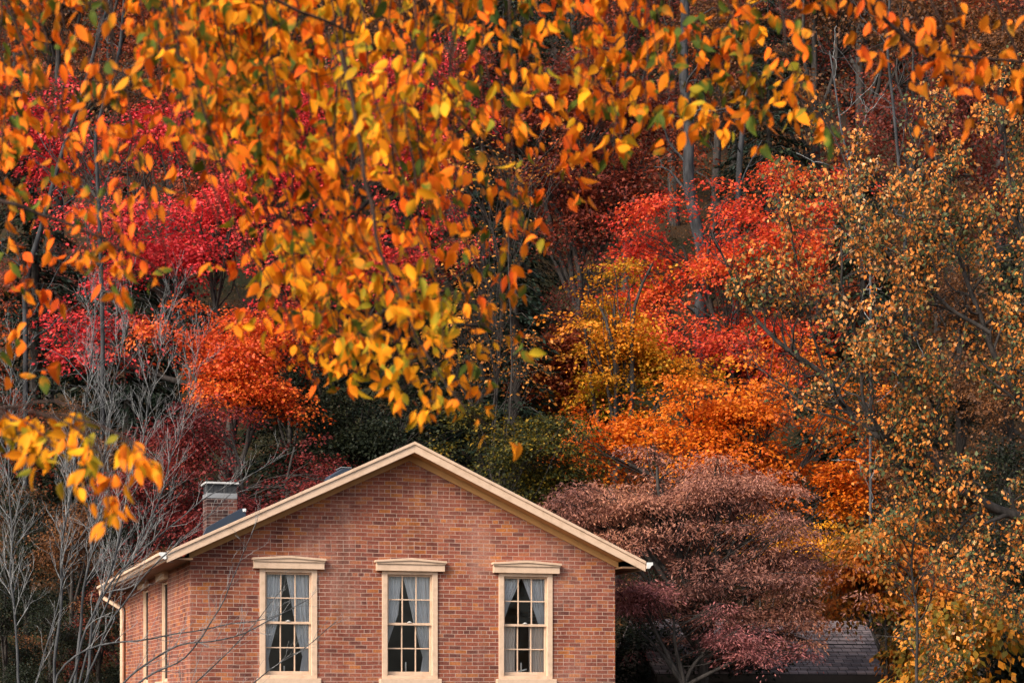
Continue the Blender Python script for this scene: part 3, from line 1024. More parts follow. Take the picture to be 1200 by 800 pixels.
leafy_tree('maple_tree', 'broad bright orange maple above the weeping maple', 'tree', (wx(880, 50), 50.5),
           [(870, 480, 110, 45), (940, 530, 75, 40), (800, 470, 85, 34), (885, 585, 85, 36), (960, 590, 50, 38), (740, 495, 60, 30), (820, 520, 70, 40), (910, 440, 70, 36), (980, 480, 50, 40), (990, 560, 50, 45), (700, 520, 50, 26), (850, 545, 90, 34)],
           50.5, LM['orange'], 900, 81, 0.099, .8, .62, seed=17, trunk_r=.15, gap=.28, gscale=.6, fork=.5)
leafy_tree('shrub', 'golden yellow shrub peeping out behind the weeping maple', 'shrub', (wx(890, 45), 45),
           [(880, 620, 48, 22), (960, 640, 42, 20), (920, 640, 40, 24)], 45, LM['yellow'], 170, 55, .10, .5, .45, seed=18, trunk_r=.05, tipdown=.8, fork=.5, gap=0)
leafy_tree('shrub', 'dark olive shrub with yellow tips behind the right roof slope', 'shrub', (wx(590, 48), 48),
           [(590, 545, 85, 42), (535, 535, 45, 36), (650, 515, 50, 30), (560, 500, 40, 26), (640, 560, 50, 36)], 48, LM['olive'], 420, 55, .09, .6, .5, seed=19, trunk_r=.07, gap=.12)
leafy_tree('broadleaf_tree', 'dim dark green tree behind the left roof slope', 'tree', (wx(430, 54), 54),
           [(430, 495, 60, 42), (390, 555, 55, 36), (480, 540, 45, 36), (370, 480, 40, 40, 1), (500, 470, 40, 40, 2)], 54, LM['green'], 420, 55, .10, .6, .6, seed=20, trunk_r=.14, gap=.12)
leafy_tree('broadleaf_tree', 'brown red woodland tree in shade above centre', 'tree', (wx(690, 74), 74),
           [(680, 235, 75, 55), (620, 165, 70, 55), (740, 170, 60, 60), (690, 110, 90, 60), (640, 280, 50, 40), (560, 120, 60, 60)], 74, LM['maroon'], 620, 60, .15, .8, .95, seed=21, trunk_r=.2, gap=.15)
leafy_tree('understory_tree', 'sparse understory tree of small orange leaves before a dark hollow', 'tree', (wx(580, 50), 50),
           [(575, 340, 70, 70), (565, 215, 75, 70), (610, 170, 50, 45), (520, 400, 60, 50), (600, 420, 50, 40)], 50, LM['fleck'], 260, 11, .11, .6, .7, seed=22, trunk_r=.055, gap=.22, bark='bark_dark', twig_frac=.6)
leafy_tree('shrub', 'orange and green shrub right of the shed roof', 'shrub', (wx(1040, 40), 40),
           [(1030, 630, 65, 32), (1075, 690, 40, 40), (1005, 690, 45, 32), (1070, 735, 38, 38), (1010, 660, 50, 30)], 40, LM['orgreen'], 340, 40, .125, .55, .42, seed=23, trunk_r=.05, tipdown=.9, gap=.1)
leafy_tree('shrub', 'broad leaved gold shrub at the bottom right of the shed', 'shrub', (wx(1105, 30), 30),
           [(1100, 775, 48, 30), (1140, 740, 50, 40), (1085, 800, 40, 24), (1110, 830, 70, 40)], 30, LM['broadgold'], 150, 18, .15, .6, .35, seed=24, trunk_r=.03, tipdown=.9, gap=0, jitter=.8)
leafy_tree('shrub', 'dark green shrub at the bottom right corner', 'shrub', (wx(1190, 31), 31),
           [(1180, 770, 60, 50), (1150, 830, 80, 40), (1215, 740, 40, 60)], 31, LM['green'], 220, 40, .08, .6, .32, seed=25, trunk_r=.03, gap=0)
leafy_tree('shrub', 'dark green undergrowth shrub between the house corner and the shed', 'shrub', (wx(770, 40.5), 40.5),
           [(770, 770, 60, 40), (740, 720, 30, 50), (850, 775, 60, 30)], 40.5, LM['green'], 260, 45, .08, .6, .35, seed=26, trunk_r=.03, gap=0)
# the weeping maple beside the house
leafy_tree('weeping_maple', 'broad weeping maple with dusty pink and brown lacy leaves right of the house', 'tree', (wx(830, 38), 38.3),
           [(790, 575, 110, 42), (700, 585, 50, 26), (870, 600, 80, 36), (820, 640, 130, 46), (740, 640, 60, 36), (910, 665, 75, 42), (830, 690, 110, 34), (880, 720, 90, 36), (930, 735, 60, 30), (770, 540, 60, 24), (950, 695, 50, 28), (680, 600, 50, 24), (850, 560, 60, 30), (850, 755, 60, 22, 1), (780, 690, 60, 30)],
           38.3, LM['lace'], 1500, 75, .080, .30, .34, flat=.93, droop=.45, shell=.5, tipdown=.55, seed=31, trunk_r=.12, gap=.14, gscale=.7, elong=1.3, tiers=12, tier_h=(.14, .30), fork=.5, jitter=.7)
leafy_tree('weeping_maple', 'smaller weeping maple with dusky plum and dark leaves before the shed', 'tree', (wx(800, 37), 36.8),
           [(790, 715, 62, 22), (750, 735, 35, 18), (850, 745, 70, 20), (790, 760, 60, 18), (740, 690, 30, 16), (905, 765, 40, 14), (800, 785, 70, 16)],
           36.8, LM['laceplum'], 480, 65, .075, .30, .32, flat=.93, droop=.45, shell=.5, tipdown=.55, seed=32, trunk_r=.08, gap=.25, gscale=.7, elong=1.3, tiers=10, tier_h=(.16, .34), fork=.6, jitter=.7)

def two_barks(me, n, pale='bark_pale'):
    """the first n faces are the main stem, the rest paler twigs"""
    me.materials.append(M['bark_grey' if pale == 'bark_pale' else 'bark_slate'])
    me.materials.append(M[pale])
    a = np.ones(len(me.polygons), dtype=np.int32)
    a[:n] = 0
    me.polygons.foreach_set('material_index', a)


# tall grey trunks on the slope
def bare_trunk(label, pts, Y, w, seed, nb=6, bl=3.0):
    rnd = random.Random(seed)
    P = [at(x, y, Y) for x, y in pts]
    b = P[0]
    gz = ground_z(b.x, b.y) - .2
    B = Vector((b.x, b.y, min(gz, b.z)))
    pl = np.array([tuple(B)] + [tuple(p) for p in P])
    t = np.linspace(0, 1, 26)
    cum = np.linspace(0, 1, len(pl))
    Q = np.stack([np.interp(t, cum, pl[:, k]) for k in range(3)], 1)
    Q[:, 0] += np.array([mnoise.noise(Vector((q[2] * .35, seed, 0))) for q in Q]) * w * .6
    r = np.linspace(w / 2, w / 4, 26)
    root = empty('woodland_tree', tuple(B), 0, label, 'tree')
    br = []
    branch_out(br, Q, r * .5, 0, 2, rnd, bl, (40, 75), .2, 1.3, .008, .24, .5, None, .3, 5)
    me = tubes_mesh('trunk', [(Q, r, 10)] + br, tuple(B))
    two_barks(me, 25 * 10, 'bark_pale' if 'pale' in label else 'bark_grey')
    link('trunk', me, None, root)


bare_trunk('tall grey trunk standing between the red crowns right of centre', [(822, 420), (820, 330), (812, 230), (806, 130), (800, 20), (790, -120)], 66, .48, 41)
bare_trunk('slim grey trunk just right of the tall grey trunk', [(862, 280), (868, 180), (876, 90), (880, -60)], 76, .28, 42)
bare_trunk('grey bare tree high on the slope at the upper right', [(1060, 260), (1050, 160), (1040, 60), (1045, -60)], 60, .12, 43, bl=4.5)
bare_trunk('pale dead sapling leaning before the woods at the upper right', [(1020, 290), (1000, 210), (985, 150), (972, 60)], 48, .07, 44, bl=2.2)
bare_trunk('grey bare tree behind the crimson maple at the upper left', [(120, 300), (110, 160), (140, 60), (150, -60)], 52, .13, 45, bl=3.5)
bare_trunk('leaning grey tree behind the hanging boughs at the far upper left', [(30, 330), (70, 190), (105, 80), (140, -40)], 55, .16, 46, bl=3.0)

# dark hemlocks
def hemlock(label, px, Y, height, rad, seed):
    Rg = np.random.default_rng(seed)
    x = wx(px, Y)
    z = ground_z(x, Y) - .2
    root = empty('hemlock_tree', (x, Y, z), 0, label, 'tree')
    polys = [(np.array([(0, 0, 0), (0.05, 0, height * .5), (0, 0, height)]), [.24, .14, .02], 8)]
    Ps, Ds, Ns, Ls = [], [], [], []
    n = int(height * 9)
    for i in range(n):
        f = (i + Rg.random()) / n
        zz = height * (.08 + .92 * f)
        R_ = rad * (1 - f) ** .8 * Rg.uniform(.7, 1.15) + .2
        a = Rg.random() * 6.283
        d = np.array([math.cos(a), math.sin(a), -.18])
        polys.append((np.array([(0, 0, zz), d * R_ * .5 + (0, 0, zz + .05), d * R_ + (0, 0, zz - .15 * R_)]), [.03, .02, .006], 4))
        m = int(150 * R_ / 2)
        t = Rg.random(m) ** .7
        p = d * R_ * t[:, None] + np.array([0, 0, zz])
        p[:, 2] -= .2 * R_ * t ** 2
        s = np.array([-math.sin(a), math.cos(a), 0])
        p += s * (Rg.normal(size=m) * .22 * R_ * (1.15 - t))[:, None] + Rg.normal(size=(m, 3)) * .05
        Ps.append(p)
        Ds.append(d + s * Rg.normal(size=m)[:, None] * .8 + Rg.normal(size=(m, 3)) * .2 - np.array([0, 0, .35]))
        Ns.append(np.array([0, 0, 1]) + Rg.normal(size=(m, 3)) * .4)
        Ls.append(Rg.uniform(.14, .30, m))
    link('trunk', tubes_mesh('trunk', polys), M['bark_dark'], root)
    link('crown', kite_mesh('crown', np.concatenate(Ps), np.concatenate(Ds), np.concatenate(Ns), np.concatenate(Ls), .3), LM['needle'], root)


for i, (lab, px, Y, h, r) in enumerate([
        ('dark hemlock behind the bare grey shrubs at the left edge', 40, 62, 13, 3.2),
        ('dark hemlock between the bare shrubs and the red orange maple', 150, 60, 11, 3.0),
        ('dark hemlock directly behind the peak of the gable', 470, 60, 12, 3.0),
        ('tall dark hemlock in the hollow above the roof ridge', 565, 58, 13, 2.8),
        ('narrow dark hemlock close behind the ridge in the hollow right of the gable peak', 603, 56, 11, 2.0),
        ('dark hemlock behind the crimson maple left of centre', 370, 66, 14, 3.2),
        ('dark hemlock high behind the sparse orange understory tree', 590, 80, 15, 3.2),
        ('dark hemlock behind the scarlet maple at the upper right', 900, 82, 15, 3.4),
        ('dark hemlock between the orange maple and the right hand tree', 1010, 58, 12, 3.0)]):
    hemlock(lab, px, Y, h, r, 60 + i)

# woodland climbing the hill behind: four kinds of crown, every tree its own object
def proto_tree(leafm, seed, h=13.0, w=4.6):
    Rg = np.random.default_rng(seed)
    rnd = random.Random(seed)
    lob = []
    for k in range(9):
        f = rnd.uniform(.35, .95)
        a = rnd.random() * 6.28
        rr = w * (1.05 - f) * 1.0
        lob.append((math.cos(a) * rr, math.sin(a) * rr, h * f, w * .42, w * .42, h * .11))
    polys = [(np.array([(0, 0, -.3), (.1, 0, h * .3), (0, .1, h * .6), (0, 0, h * .9)]), [.26, .2, .13, .03], 8)]
    C, O, I = crown_points(lob, 520, seed, Rg, .45, .2, .4)
    for li, l in enumerate(lob):
        P2, r2 = limb((0, 0, l[2] * .6), l[:3], .1, .04, 7, .05, .08, rnd)
        polys.append((P2, r2, 5))
        for q in np.where(I == li)[0][:14]:
            P3, r3 = limb(P2[4], C[q], .035, .01, 5, .05, .1, rnd)
            polys.append((P3, r3, 3))
    n = len(C)
    rep = np.repeat(np.arange(n), 42)
    m = len(rep)
    SN = unit(np.array([0, 0, .75]) + O * .3 + Rg.normal(size=(n, 3)) * .2)
    off = Rg.normal(size=(m, 3)) * .5
    off -= SN[rep] * (off * SN[rep]).sum(1)[:, None] * .8
    pos = C[rep] + off
    me = kite_mesh('crown', pos, off + Rg.normal(size=(m, 3)) * .3 - np.array([0, 0, .25]), SN[rep] + Rg.normal(size=(m, 3)) * .5, .15 * Rg.uniform(.6, 1.3, m), .75)
    me.materials.append(leafm)
    mt = tubes_mesh('trunk', polys)
    mt.materials.append(M['bark_dark'])
    return mt, me


PROT = {k: proto_tree(LM[k2], 80 + i) for i, (k, k2) in enumerate((('brown', 'brown'), ('maroon', 'maroon'), ('rust', 'rust'), ('green', 'green')))}
WOODS = [  # px, Y, kind, scale, label
    (-60, 84, 'maroon', 1.1, 'maroon woodland tree past the far left edge of the upper slope'),
    (70, 90, 'brown', 1.1, 'brown woodland tree behind the leaning grey tree at upper left'),
    (200, 86, 'rust', 1.05, 'rust woodland tree high behind the crimson maple'),
    (340, 92, 'maroon', 1.15, 'maroon woodland tree on the slope above the crimson maple'),
    (480, 88, 'brown', 1.1, 'brown woodland tree at the top just left of centre'),
    (610, 98, 'green', 1.1, 'dark green woodland tree at the top of the slope in the centre'),
    (735, 92, 'rust', 1.15, 'rust woodland tree on the upper slope left of the tall grey trunk'),
    (840, 100, 'brown', 1.1, 'brown woodland tree on the upper slope behind the tall grey trunk'),
    (955, 88, 'brown', 1.15, 'brown woodland tree above the scarlet maple'),
    (1070, 84, 'maroon', 1.0, 'maroon woodland tree behind the bare tree at the upper right'),
    (1170, 90, 'brown', 1.15, 'brown woodland tree behind the hanging leaves at the top right corner'),
    (1290, 84, 'rust', 1.0, 'rust woodland tree past the far right edge of the upper slope'),
    (20, 122, 'rust', 1.2, 'rust woodland tree near the hilltop at far left'),
    (160, 128, 'green', 1.2, 'dark green woodland tree near the hilltop at left'),
    (300, 120, 'brown', 1.2, 'brown woodland tree near the hilltop left of centre'),
    (440, 130, 'maroon', 1.25, 'maroon woodland tree near the hilltop above the hanging branches'),
    (580, 124, 'brown', 1.2, 'brown woodland tree near the hilltop at centre'),
    (720, 132, 'green', 1.25, 'dark green woodland tree near the hilltop right of centre'),
    (860, 126, 'rust', 1.2, 'rust woodland tree near the hilltop above the tall grey trunk'),
    (1000, 120, 'green', 1.2, 'dark green woodland tree near the hilltop at right'),
    (1140, 128, 'brown', 1.25, 'brown woodland tree near the hilltop at far right'),
    (960, 70, 'rust', .75, 'rust woodland tree halfway up the slope behind the broad orange maple'),
    (1100, 68, 'brown', .8, 'brown woodland tree halfway up the slope behind the right hand tree'),
    (1230, 62, 'green', .8, 'dark green woodland tree at the right edge halfway up the slope'),
    (470, 70, 'maroon', .8, 'maroon woodland tree halfway up the slope behind the gold hanging leaves'),
    (60, 70, 'maroon', .75, 'maroon woodland tree halfway up the slope at the left edge'),
    (910, 112, 'maroon', 1.3, 'maroon woodland tree in the second row right of the tall grey trunk'),
    (1010, 104, 'brown', 1.35, 'brown woodland tree in the second row behind the pale dead sapling'),
    (1110, 106, 'rust', 1.35, 'rust woodland tree in the second row at the upper right'),
    (1215, 108, 'maroon', 1.35, 'maroon woodland tree in the second row at the top right corner'),
    (790, 112, 'maroon', 1.3, 'maroon woodland tree in the second row straight behind the tall grey trunk'),
    (670, 114, 'brown', 1.3, 'brown woodland tree in the second row right of centre'),
    (530, 110, 'rust', 1.3, 'rust woodland tree in the second row left of centre'),
    (390, 110, 'green', 1.3, 'dark green woodland tree in the second row above the crimson maple'),
    (-60, 128, 'brown', 1.3, 'brown woodland tree near the hilltop past the left edge'),
    (1270, 124, 'rust', 1.3, 'rust woodland tree near the hilltop past the right edge'),
    (930, 146, 'brown', 1.5, 'brown woodland tree on the hilltop right of the tall grey trunk'),
    (1070, 148, 'maroon', 1.5, 'maroon woodland tree on the hilltop at right'),
    (790, 150, 'brown', 1.5, 'brown woodland tree on the hilltop behind the tall grey trunk'),
    (650, 148, 'rust', 1.5, 'rust woodland tree on the hilltop at centre'),
    (510, 150, 'green', 1.5, 'dark green woodland tree on the hilltop left of centre'),
    (1200, 150, 'green', 1.5, 'dark green woodland tree on the hilltop at far right'),
    (690, 66, 'maroon', .6, 'low maroon tree behind the gold and olive maple'),
    (1170, 50, 'green', .55, 'low dark green tree behind the right hand tree'),
    (1060, 50, 'brown', .5, 'low brown tree between the broad orange maple and the right hand tree'),
    (1125, 60, 'brown', .6, 'brown tree on the lower slope straight behind the right hand tree'),
    (1150, 46, 'green', .45, 'dark green bush under the limbs of the right hand tree'),
    (1225, 45, 'brown', .45, 'brown bush at the right edge under the right hand tree'),
    (1085, 48, 'green', .42, 'dark green bush behind the orange and green shrub'),
    (1185, 54, 'brown', .5, 'brown bush on the lower slope near the right edge'),
    (130, 106, 'rust', 1.3, 'rust woodland tree in the second row above the leaning grey tree'),
    (230, 112, 'maroon', 1.3, 'maroon woodland tree in the second row left of the crimson maple top'),
    (80, 145, 'brown', 1.5, 'brown woodland tree on the hilltop at the far left'),
    (180, 150, 'rust', 1.5, 'rust woodland tree on the hilltop at the upper left'),
    (270, 148, 'brown', 1.5, 'brown woodland tree on the hilltop above the crimson maple'),
    (370, 152, 'maroon', 1.5, 'maroon woodland tree on the hilltop left of centre'),
    (120, 180, 'maroon', 1.7, 'farthest maroon woodland tree against the hill crest at upper left'),
    (240, 182, 'brown', 1.7, 'farthest brown woodland tree against the hill crest at upper left'),
    (860, 182, 'brown', 1.7, 'farthest brown woodland tree against the hill crest right of centre'),
    (1000, 184, 'rust', 1.7, 'farthest rust woodland tree against the hill crest at right'),
    (5, 43, 'green', .30, 'dark green bush at the left edge behind the bare stems'),
    (60, 42, 'green', .26, 'dark green bush behind the thickest bare grey stems'),
    (115, 43.5, 'green', .30, 'dark green bush between the bare stems and the downspout'),
    (150, 46, 'maroon', .34, 'maroon bush behind the downspout corner of the house'),
    (85, 46, 'brown', .36, 'brown bush behind the bare stems left of the downspout'),
    (840, 43, 'green', .30, 'dark green bush behind the weeping maple'),
    (930, 45, 'brown', .34, 'brown bush behind the shed roof'),
    (760, 44, 'green', .32, 'dark green bush behind the right end of the house roof'),
    (30, 48, 'green', .42, 'low dark green tree at the left edge behind the bare shrubs'),
    (150, 50, 'green', .45, 'low dark green tree behind the bare shrubs beside the house'),
    (-40, 46, 'brown', .4, 'low brown tree past the left edge behind the bare shrubs'),
    (200, 62, 'green', .6, 'dark green tree under the crimson maple'),
    (340, 58, 'green', .5, 'dark green tree under the red orange maple'),
    (520, 64, 'green', .6, 'dark green tree in the hollow above the ridge'),
    (620, 64, 'green', .55, 'dark green tree behind the small rust red maple'),
    (-30, 56, 'rust', .6, 'rust tree at the foot of the slope behind the bare shrubs'),
    (90, 52, 'brown', .5, 'small brown tree at the foot of the slope behind the bare shrubs'),
]
for i, (px, Y, k, s, lab) in enumerate(WOODS):
    x = wx(px, Y)
    root = empty('woodland_tree', (x, Y, ground_z(x, Y)), (i * 2.399) % 6.283, lab, 'tree', 'woodland trees climbing the hillside')
    root.scale = (s, s, s * (1 + .12 * math.sin(i * 1.7)))
    mt, me = PROT[k]
    link('trunk', mt, None, root)
    link('crown', me, None, root)

# ------------------------------------------------------------------ the airy tree at the right
def px_poly(pts, Y, n=24, seed=0, wob=.02):
    """curve through picture points; each point may carry its own distance"""
    P = np.array([tuple(at(p[0], p[1], p[2] if len(p) > 2 else Y)) for p in pts])
    d = np.concatenate([[0], np.cumsum(np.linalg.norm(np.diff(P, axis=0), axis=1))])
    t = np.linspace(0, d[-1], n)
    # Catmull style smoothing by repeated averaging of the linear path
    Q = np.stack([np.interp(t, d, P[:, k]) for k in range(3)], 1)
    for _ in range(2):
        Q[1:-1] = (Q[:-2] + 2 * Q[1:-1] + Q[2:]) / 4
    L = d[-1]
    for k in range(3):
        Q[:, k] += np.array([mnoise.noise(Vector((s / L * 9, seed + k * 7.7, 1.3))) for s in t]) * wob * L * np.sin(np.linspace(0, math.pi, n)) ** .5
    return Q


def airy_tree():
    rnd = random.Random(5)
    Rg = np.random.default_rng(5)
    Y = 27
    bx, by = wx(1265, Y), Y
    B = np.array([bx, by, ground_z(bx, by) - .1])
    root = empty('slender_tree', tuple(B), 0, 'spreading tree with dark limbs and small olive and orange leaves filling the right side', 'tree')
    tr = np.array([B, B + (.02, 0, 1.6), B + (-.1, .1, 3.0), B + (-.2, .1, 4.6), B + (-.5, 0, 6.6), B + (-.9, 0, 8.4)])
    link('trunk', tubes_mesh('trunk', [(tr, [.17, .14, .12, .09, .06, .03], 10)], tuple(B)), M['bark_dark'], root)
    limbs = [
        ([(1262, 640), (1200, 606), (1120, 580), (1060, 548), (1010, 500), (965, 432), (900, 396), (868, 360), (848, 300), (832, 268)], .075, .012),
        ([(1150, 590), (1060, 560), (1040, 520), (1000, 478), (960, 465), (925, 455)], .040, .008),
        ([(1060, 548), (1030, 500), (1010, 470), (1005, 400), (985, 330), (990, 240)], .030, .007),
        ([(1120, 580), (1080, 520), (1075, 440), (1060, 350), (1075, 260), (1060, 180)], .035, .008),
        ([(1258, 560), (1190, 470), (1160, 390), (1120, 290), (1100, 200), (1080, 120)], .055, .009),
        ([(1256, 520), (1210, 400), (1200, 300), (1180, 200), (1170, 110)], .05, .009),
        ([(1160, 390), (1100, 350), (1040, 300), (1000, 230), (985, 170), (960, 130)], .03, .006),
        ([(1262, 680), (1190, 660), (1130, 640), (1080, 640), (1040, 620)], .045, .008),
        ([(1262, 720), (1210, 720), (1160, 700), (1110, 690)], .035, .008),
        ([(1085, 960), (1078, 820), (1070, 700), (1074, 600), (1072, 520), (1080, 470)], .028, .008),
        ([(1010, 500), (950, 480), (900, 440), (880, 420)], .02, .006),
        ([(965, 432), (940, 350), (930, 280), (915, 210)], .02, .006),
    ]
    polys, anchors = [], []
    for i, (pts, r0, r1) in enumerate(limbs):
        yy = [Y + 1.4 * math.sin(i * 2.1) * j / len(pts) for j in range(len(pts))]
        Q = px_poly([(p[0], p[1], yy[j]) for j, p in enumerate(pts)], Y, 30, i * 3.3, .018)
        rad = np.linspace(r0, r1, len(Q))
        polys.append((Q, rad, 7))
        branch_out(polys, Q, rad, 0, 2, rnd, .85, (30, 70), .12, .17, .0035, .2, .55, anchors, .12, 5)
    link('limbs', tubes_mesh('limbs', polys, tuple(B)), M['bark_dark'], root)
    A = np.array(anchors)
    # leaves sit in small bunches on the twigs
    apx = A[:, 0] / A[:, 1] * F + 600
    apy = YH - (A[:, 2] - HC) / A[:, 1] * F
    # thin towards the open left side, the crown's top and the shaded underside
    th = np.interp(apx, [840, 960, 1080, 1200], [.14, .02, -.34, -.55]) + np.interp(apy, [60, 150, 260], [.35, .18, 0]) + np.interp(apy, [540, 620, 760], [0, .40, .5]) * np.interp(apx, [1080, 1150], [1, 0])
    keep = vnoise(A, .9, 4.4) + Rg.normal(size=len(A)) * .08 > th
    A = A[keep]
    rep = np.repeat(np.arange(len(A)), 2)
    rep = rep[Rg.random(len(rep)) < AIRY]
    m = len(rep)
    pos = A[rep] + Rg.normal(size=(m, 3)) * .05
    dr = Rg.normal(size=(m, 3)) * .7 + np.array([0, 0, -.8])
    nr = Rg.normal(size=(m, 3)) + np.array([-.3, -.6, .4])
    me = kite_mesh('crown', pos - B, dr, nr, .062 * Rg.uniform(.5, 1.3, m), .66)
    link('crown', me, LM['mixed'], root)
    print('airy', len(polys), m)


AIRY = .68
airy_tree()

# ------------------------------------------------------------------ bare grey shrubs at the left
def bare_shrub(label, stems, bpx, Y, seed, per=.20, length=.75, maxlev=2):
    rnd = random.Random(seed)
    bx = wx(bpx, Y)
    B = np.array([bx, Y, ground_z(bx, Y) - .1])
    root = empty('bare_shrub', tuple(B), 0, label, 'shrub')
    for i, (pts, r0, r1, dy) in enumerate(stems):
        pp = [(p[0], p[1], Y + dy * j / (len(pts) - 1)) for j, p in enumerate(pts)]
        Q = px_poly(pp, Y, 30, seed + i * 5.1, .012)
        Q = np.concatenate([[B + np.array([.02 * i, .01, 0])], Q]) if pts[0][1] > 900 else Q
        rad = np.linspace(r0, r1, len(Q))
        tw = []
        branch_out(tw, Q, rad * .75, 0, maxlev, rnd, length, (18, 46), .28, per, .0019, .12, .55, None, .42, 5)
        me = tubes_mesh('stem', [(Q, rad, 7)] + tw, tuple(B))
        two_barks(me, (len(Q) - 1) * 7)
        link('stem', me, None, root)


bare_shrub('bare many stemmed grey shrub with upright twigs at the left edge', [
    ([(28, 940), (20, 760), (12, 620), (8, 520), (14, 420)], .026, .004, .5),
    ([(66, 940), (66, 760), (76, 620), (95, 500), (110, 410), (112, 348)], .030, .004, .3),
    ([(80, 940), (86, 780), (108, 620), (125, 520), (140, 420), (146, 345)], .030, .004, .8),
    ([(92, 940), (100, 770), (120, 690), (150, 590), (175, 480), (190, 400), (204, 345)], .027, .004, -.6),
    ([(88, 940), (92, 790), (130, 700), (180, 600), (205, 520), (222, 450), (235, 400)], .022, .0035, .6),
    ], 60, 28.5, 71, per=.19, length=.85)
bare_shrub('bare grey shrub spreading twigs low across the house corner', [
    ([(70, 945), (75, 820), (120, 690), (190, 622), (250, 575), (300, 552), (332, 534)], .022, .0035, -.4),
    ([(80, 945), (90, 830), (130, 720), (190, 650), (240, 610), (290, 560)], .020, .0035, .5),
    ([(100, 945), (150, 806), (203, 777), (223, 763), (253, 720), (272, 680), (290, 636), (302, 608)], .020, .0035, -.8),
    ([(60, 945), (64, 790), (101, 756), (162, 750), (216, 741), (257, 732), (310, 728), (345, 712)], .020, .005, -.5),
    ([(90, 945), (140, 800), (189, 766), (223, 750), (243, 752), (280, 746), (311, 726), (361, 702)], .020, .005, -.9),
    ([(120, 950), (220, 860), (300, 798), (350, 762), (394, 728)], .018, .004, -1.0),
    ([(110, 950), (190, 840), (240, 790), (290, 740), (330, 690)], .016, .004, -.3),
    ([(30, 950), (30, 830), (60, 740), (80, 650), (120, 600), (160, 560)], .016, .003, .4)], 85, 26.5, 72, per=.30, length=.6)

# ------------------------------------------------------------------ hanging branches in front
def leaf_template():
    """ovate, pointed, slightly folded and curled leaf: (x across, y along, z up), length 1"""
    st = [0, .10, .28, .48, .68, .86, 1.0]
    hw = [.012, .11, .20, .215, .16, .065, .003]
    V, Fc = [], []
    for s, w in zip(st, hw):
        z = -.16 * s * s
        V += [(-w, s, z + w * .30), (0, s, z), (w, s, z + w * .30)]
    for i in range(len(st) - 1):
        a = i * 3
        Fc += [(a, a + 1, a + 4, a + 3), (a + 1, a + 2, a + 5, a + 4)]
    return np.array(V), np.array(Fc)


LT, LF = leaf_template()


def leaves_mesh(name, P, D, N, L, B, Rg):
    D = unit(D); S = unit(np.cross(D, N)); N = np.cross(S, D)
    n = len(P)
    wv = Rg.uniform(.8, 1.25, n)
    cv = Rg.uniform(-2.2, 3.2, n)
    T = np.repeat(LT[None], n, 0).copy()
    T[:, :, 0] *= wv[:, None]
    T[:, :, 2] *= cv[:, None]
    V = (P - B)[:, None, :] + (S[:, None, :] * T[:, :, 0:1] + D[:, None, :] * T[:, :, 1:2] + N[:, None, :] * T[:, :, 2:3]) * L[:, None, None]
    k = len(LT)
    Fq = (LF[None] + (np.arange(n) * k)[:, None, None]).reshape(-1, 4)
    return np_mesh(name, V.reshape(-1, 3), Fq.ravel(), np.full(len(Fq), 4), smooth=True)


LM['fg_orange'] = leaf_mat('hanging orange leaves', [(0, (.035, .065, .014)), (.29, (.11, .14, .016)), (.40, (.62, .20, .012)), (.52, (.90, .225, .010)), (.74, (.90, .145, .010)), (1, (.78, .09, .015))], 1.6, .42, .26, .60, inner=14, spec=.10)
LM['fg_gold'] = leaf_mat('hanging golden leaves', [(0, (.07, .11, .014)), (.26, (.36, .26, .014)), (.42, (.86, .34, .010)), (.75, (.90, .24, .010)), (1, (.78, .15, .012))], 1.6, .40, .26, .60, inner=14, spec=.10)
LM['fg_red'] = leaf_mat('hanging deep orange leaves', [(0, (.13, .11, .015)), (.2, (.58, .19, .012)), (.5, (.82, .19, .010)), (1, (.74, .085, .014))], 1.6, .40, .26, .60, inner=14, spec=.10)

BOT = [(-60, 420), (0, 440), (40, 440), (70, 360), (100, 345), (160, 330), (230, 345), (260, 335), (300, 370), (320, 455), (350, 440), (380, 475), (420, 450), (470, 460),
       (540, 492), (585, 465), (595, 400), (602, 320), (635, 310), (650, 230), (700, 205), (725, 195), (745, 165), (800, 165), (850, 145), (900, 125), (960, 150), (985, 110)]
BX, BY_ = [b[0] for b in BOT], [b[1] for b in BOT]


def fg_bottom(px): return float(np.interp(px, BX, BY_))


def hang_twig(pts, Y0, Y1, seed, rnd, r0=.006, n=None):
    pp = [(p[0], p[1], Y0 + (Y1 - Y0) * j / (len(pts) - 1)) for j, p in enumerate(pts)]
    return px_poly(pp, Y0, n or 26, seed, .012)


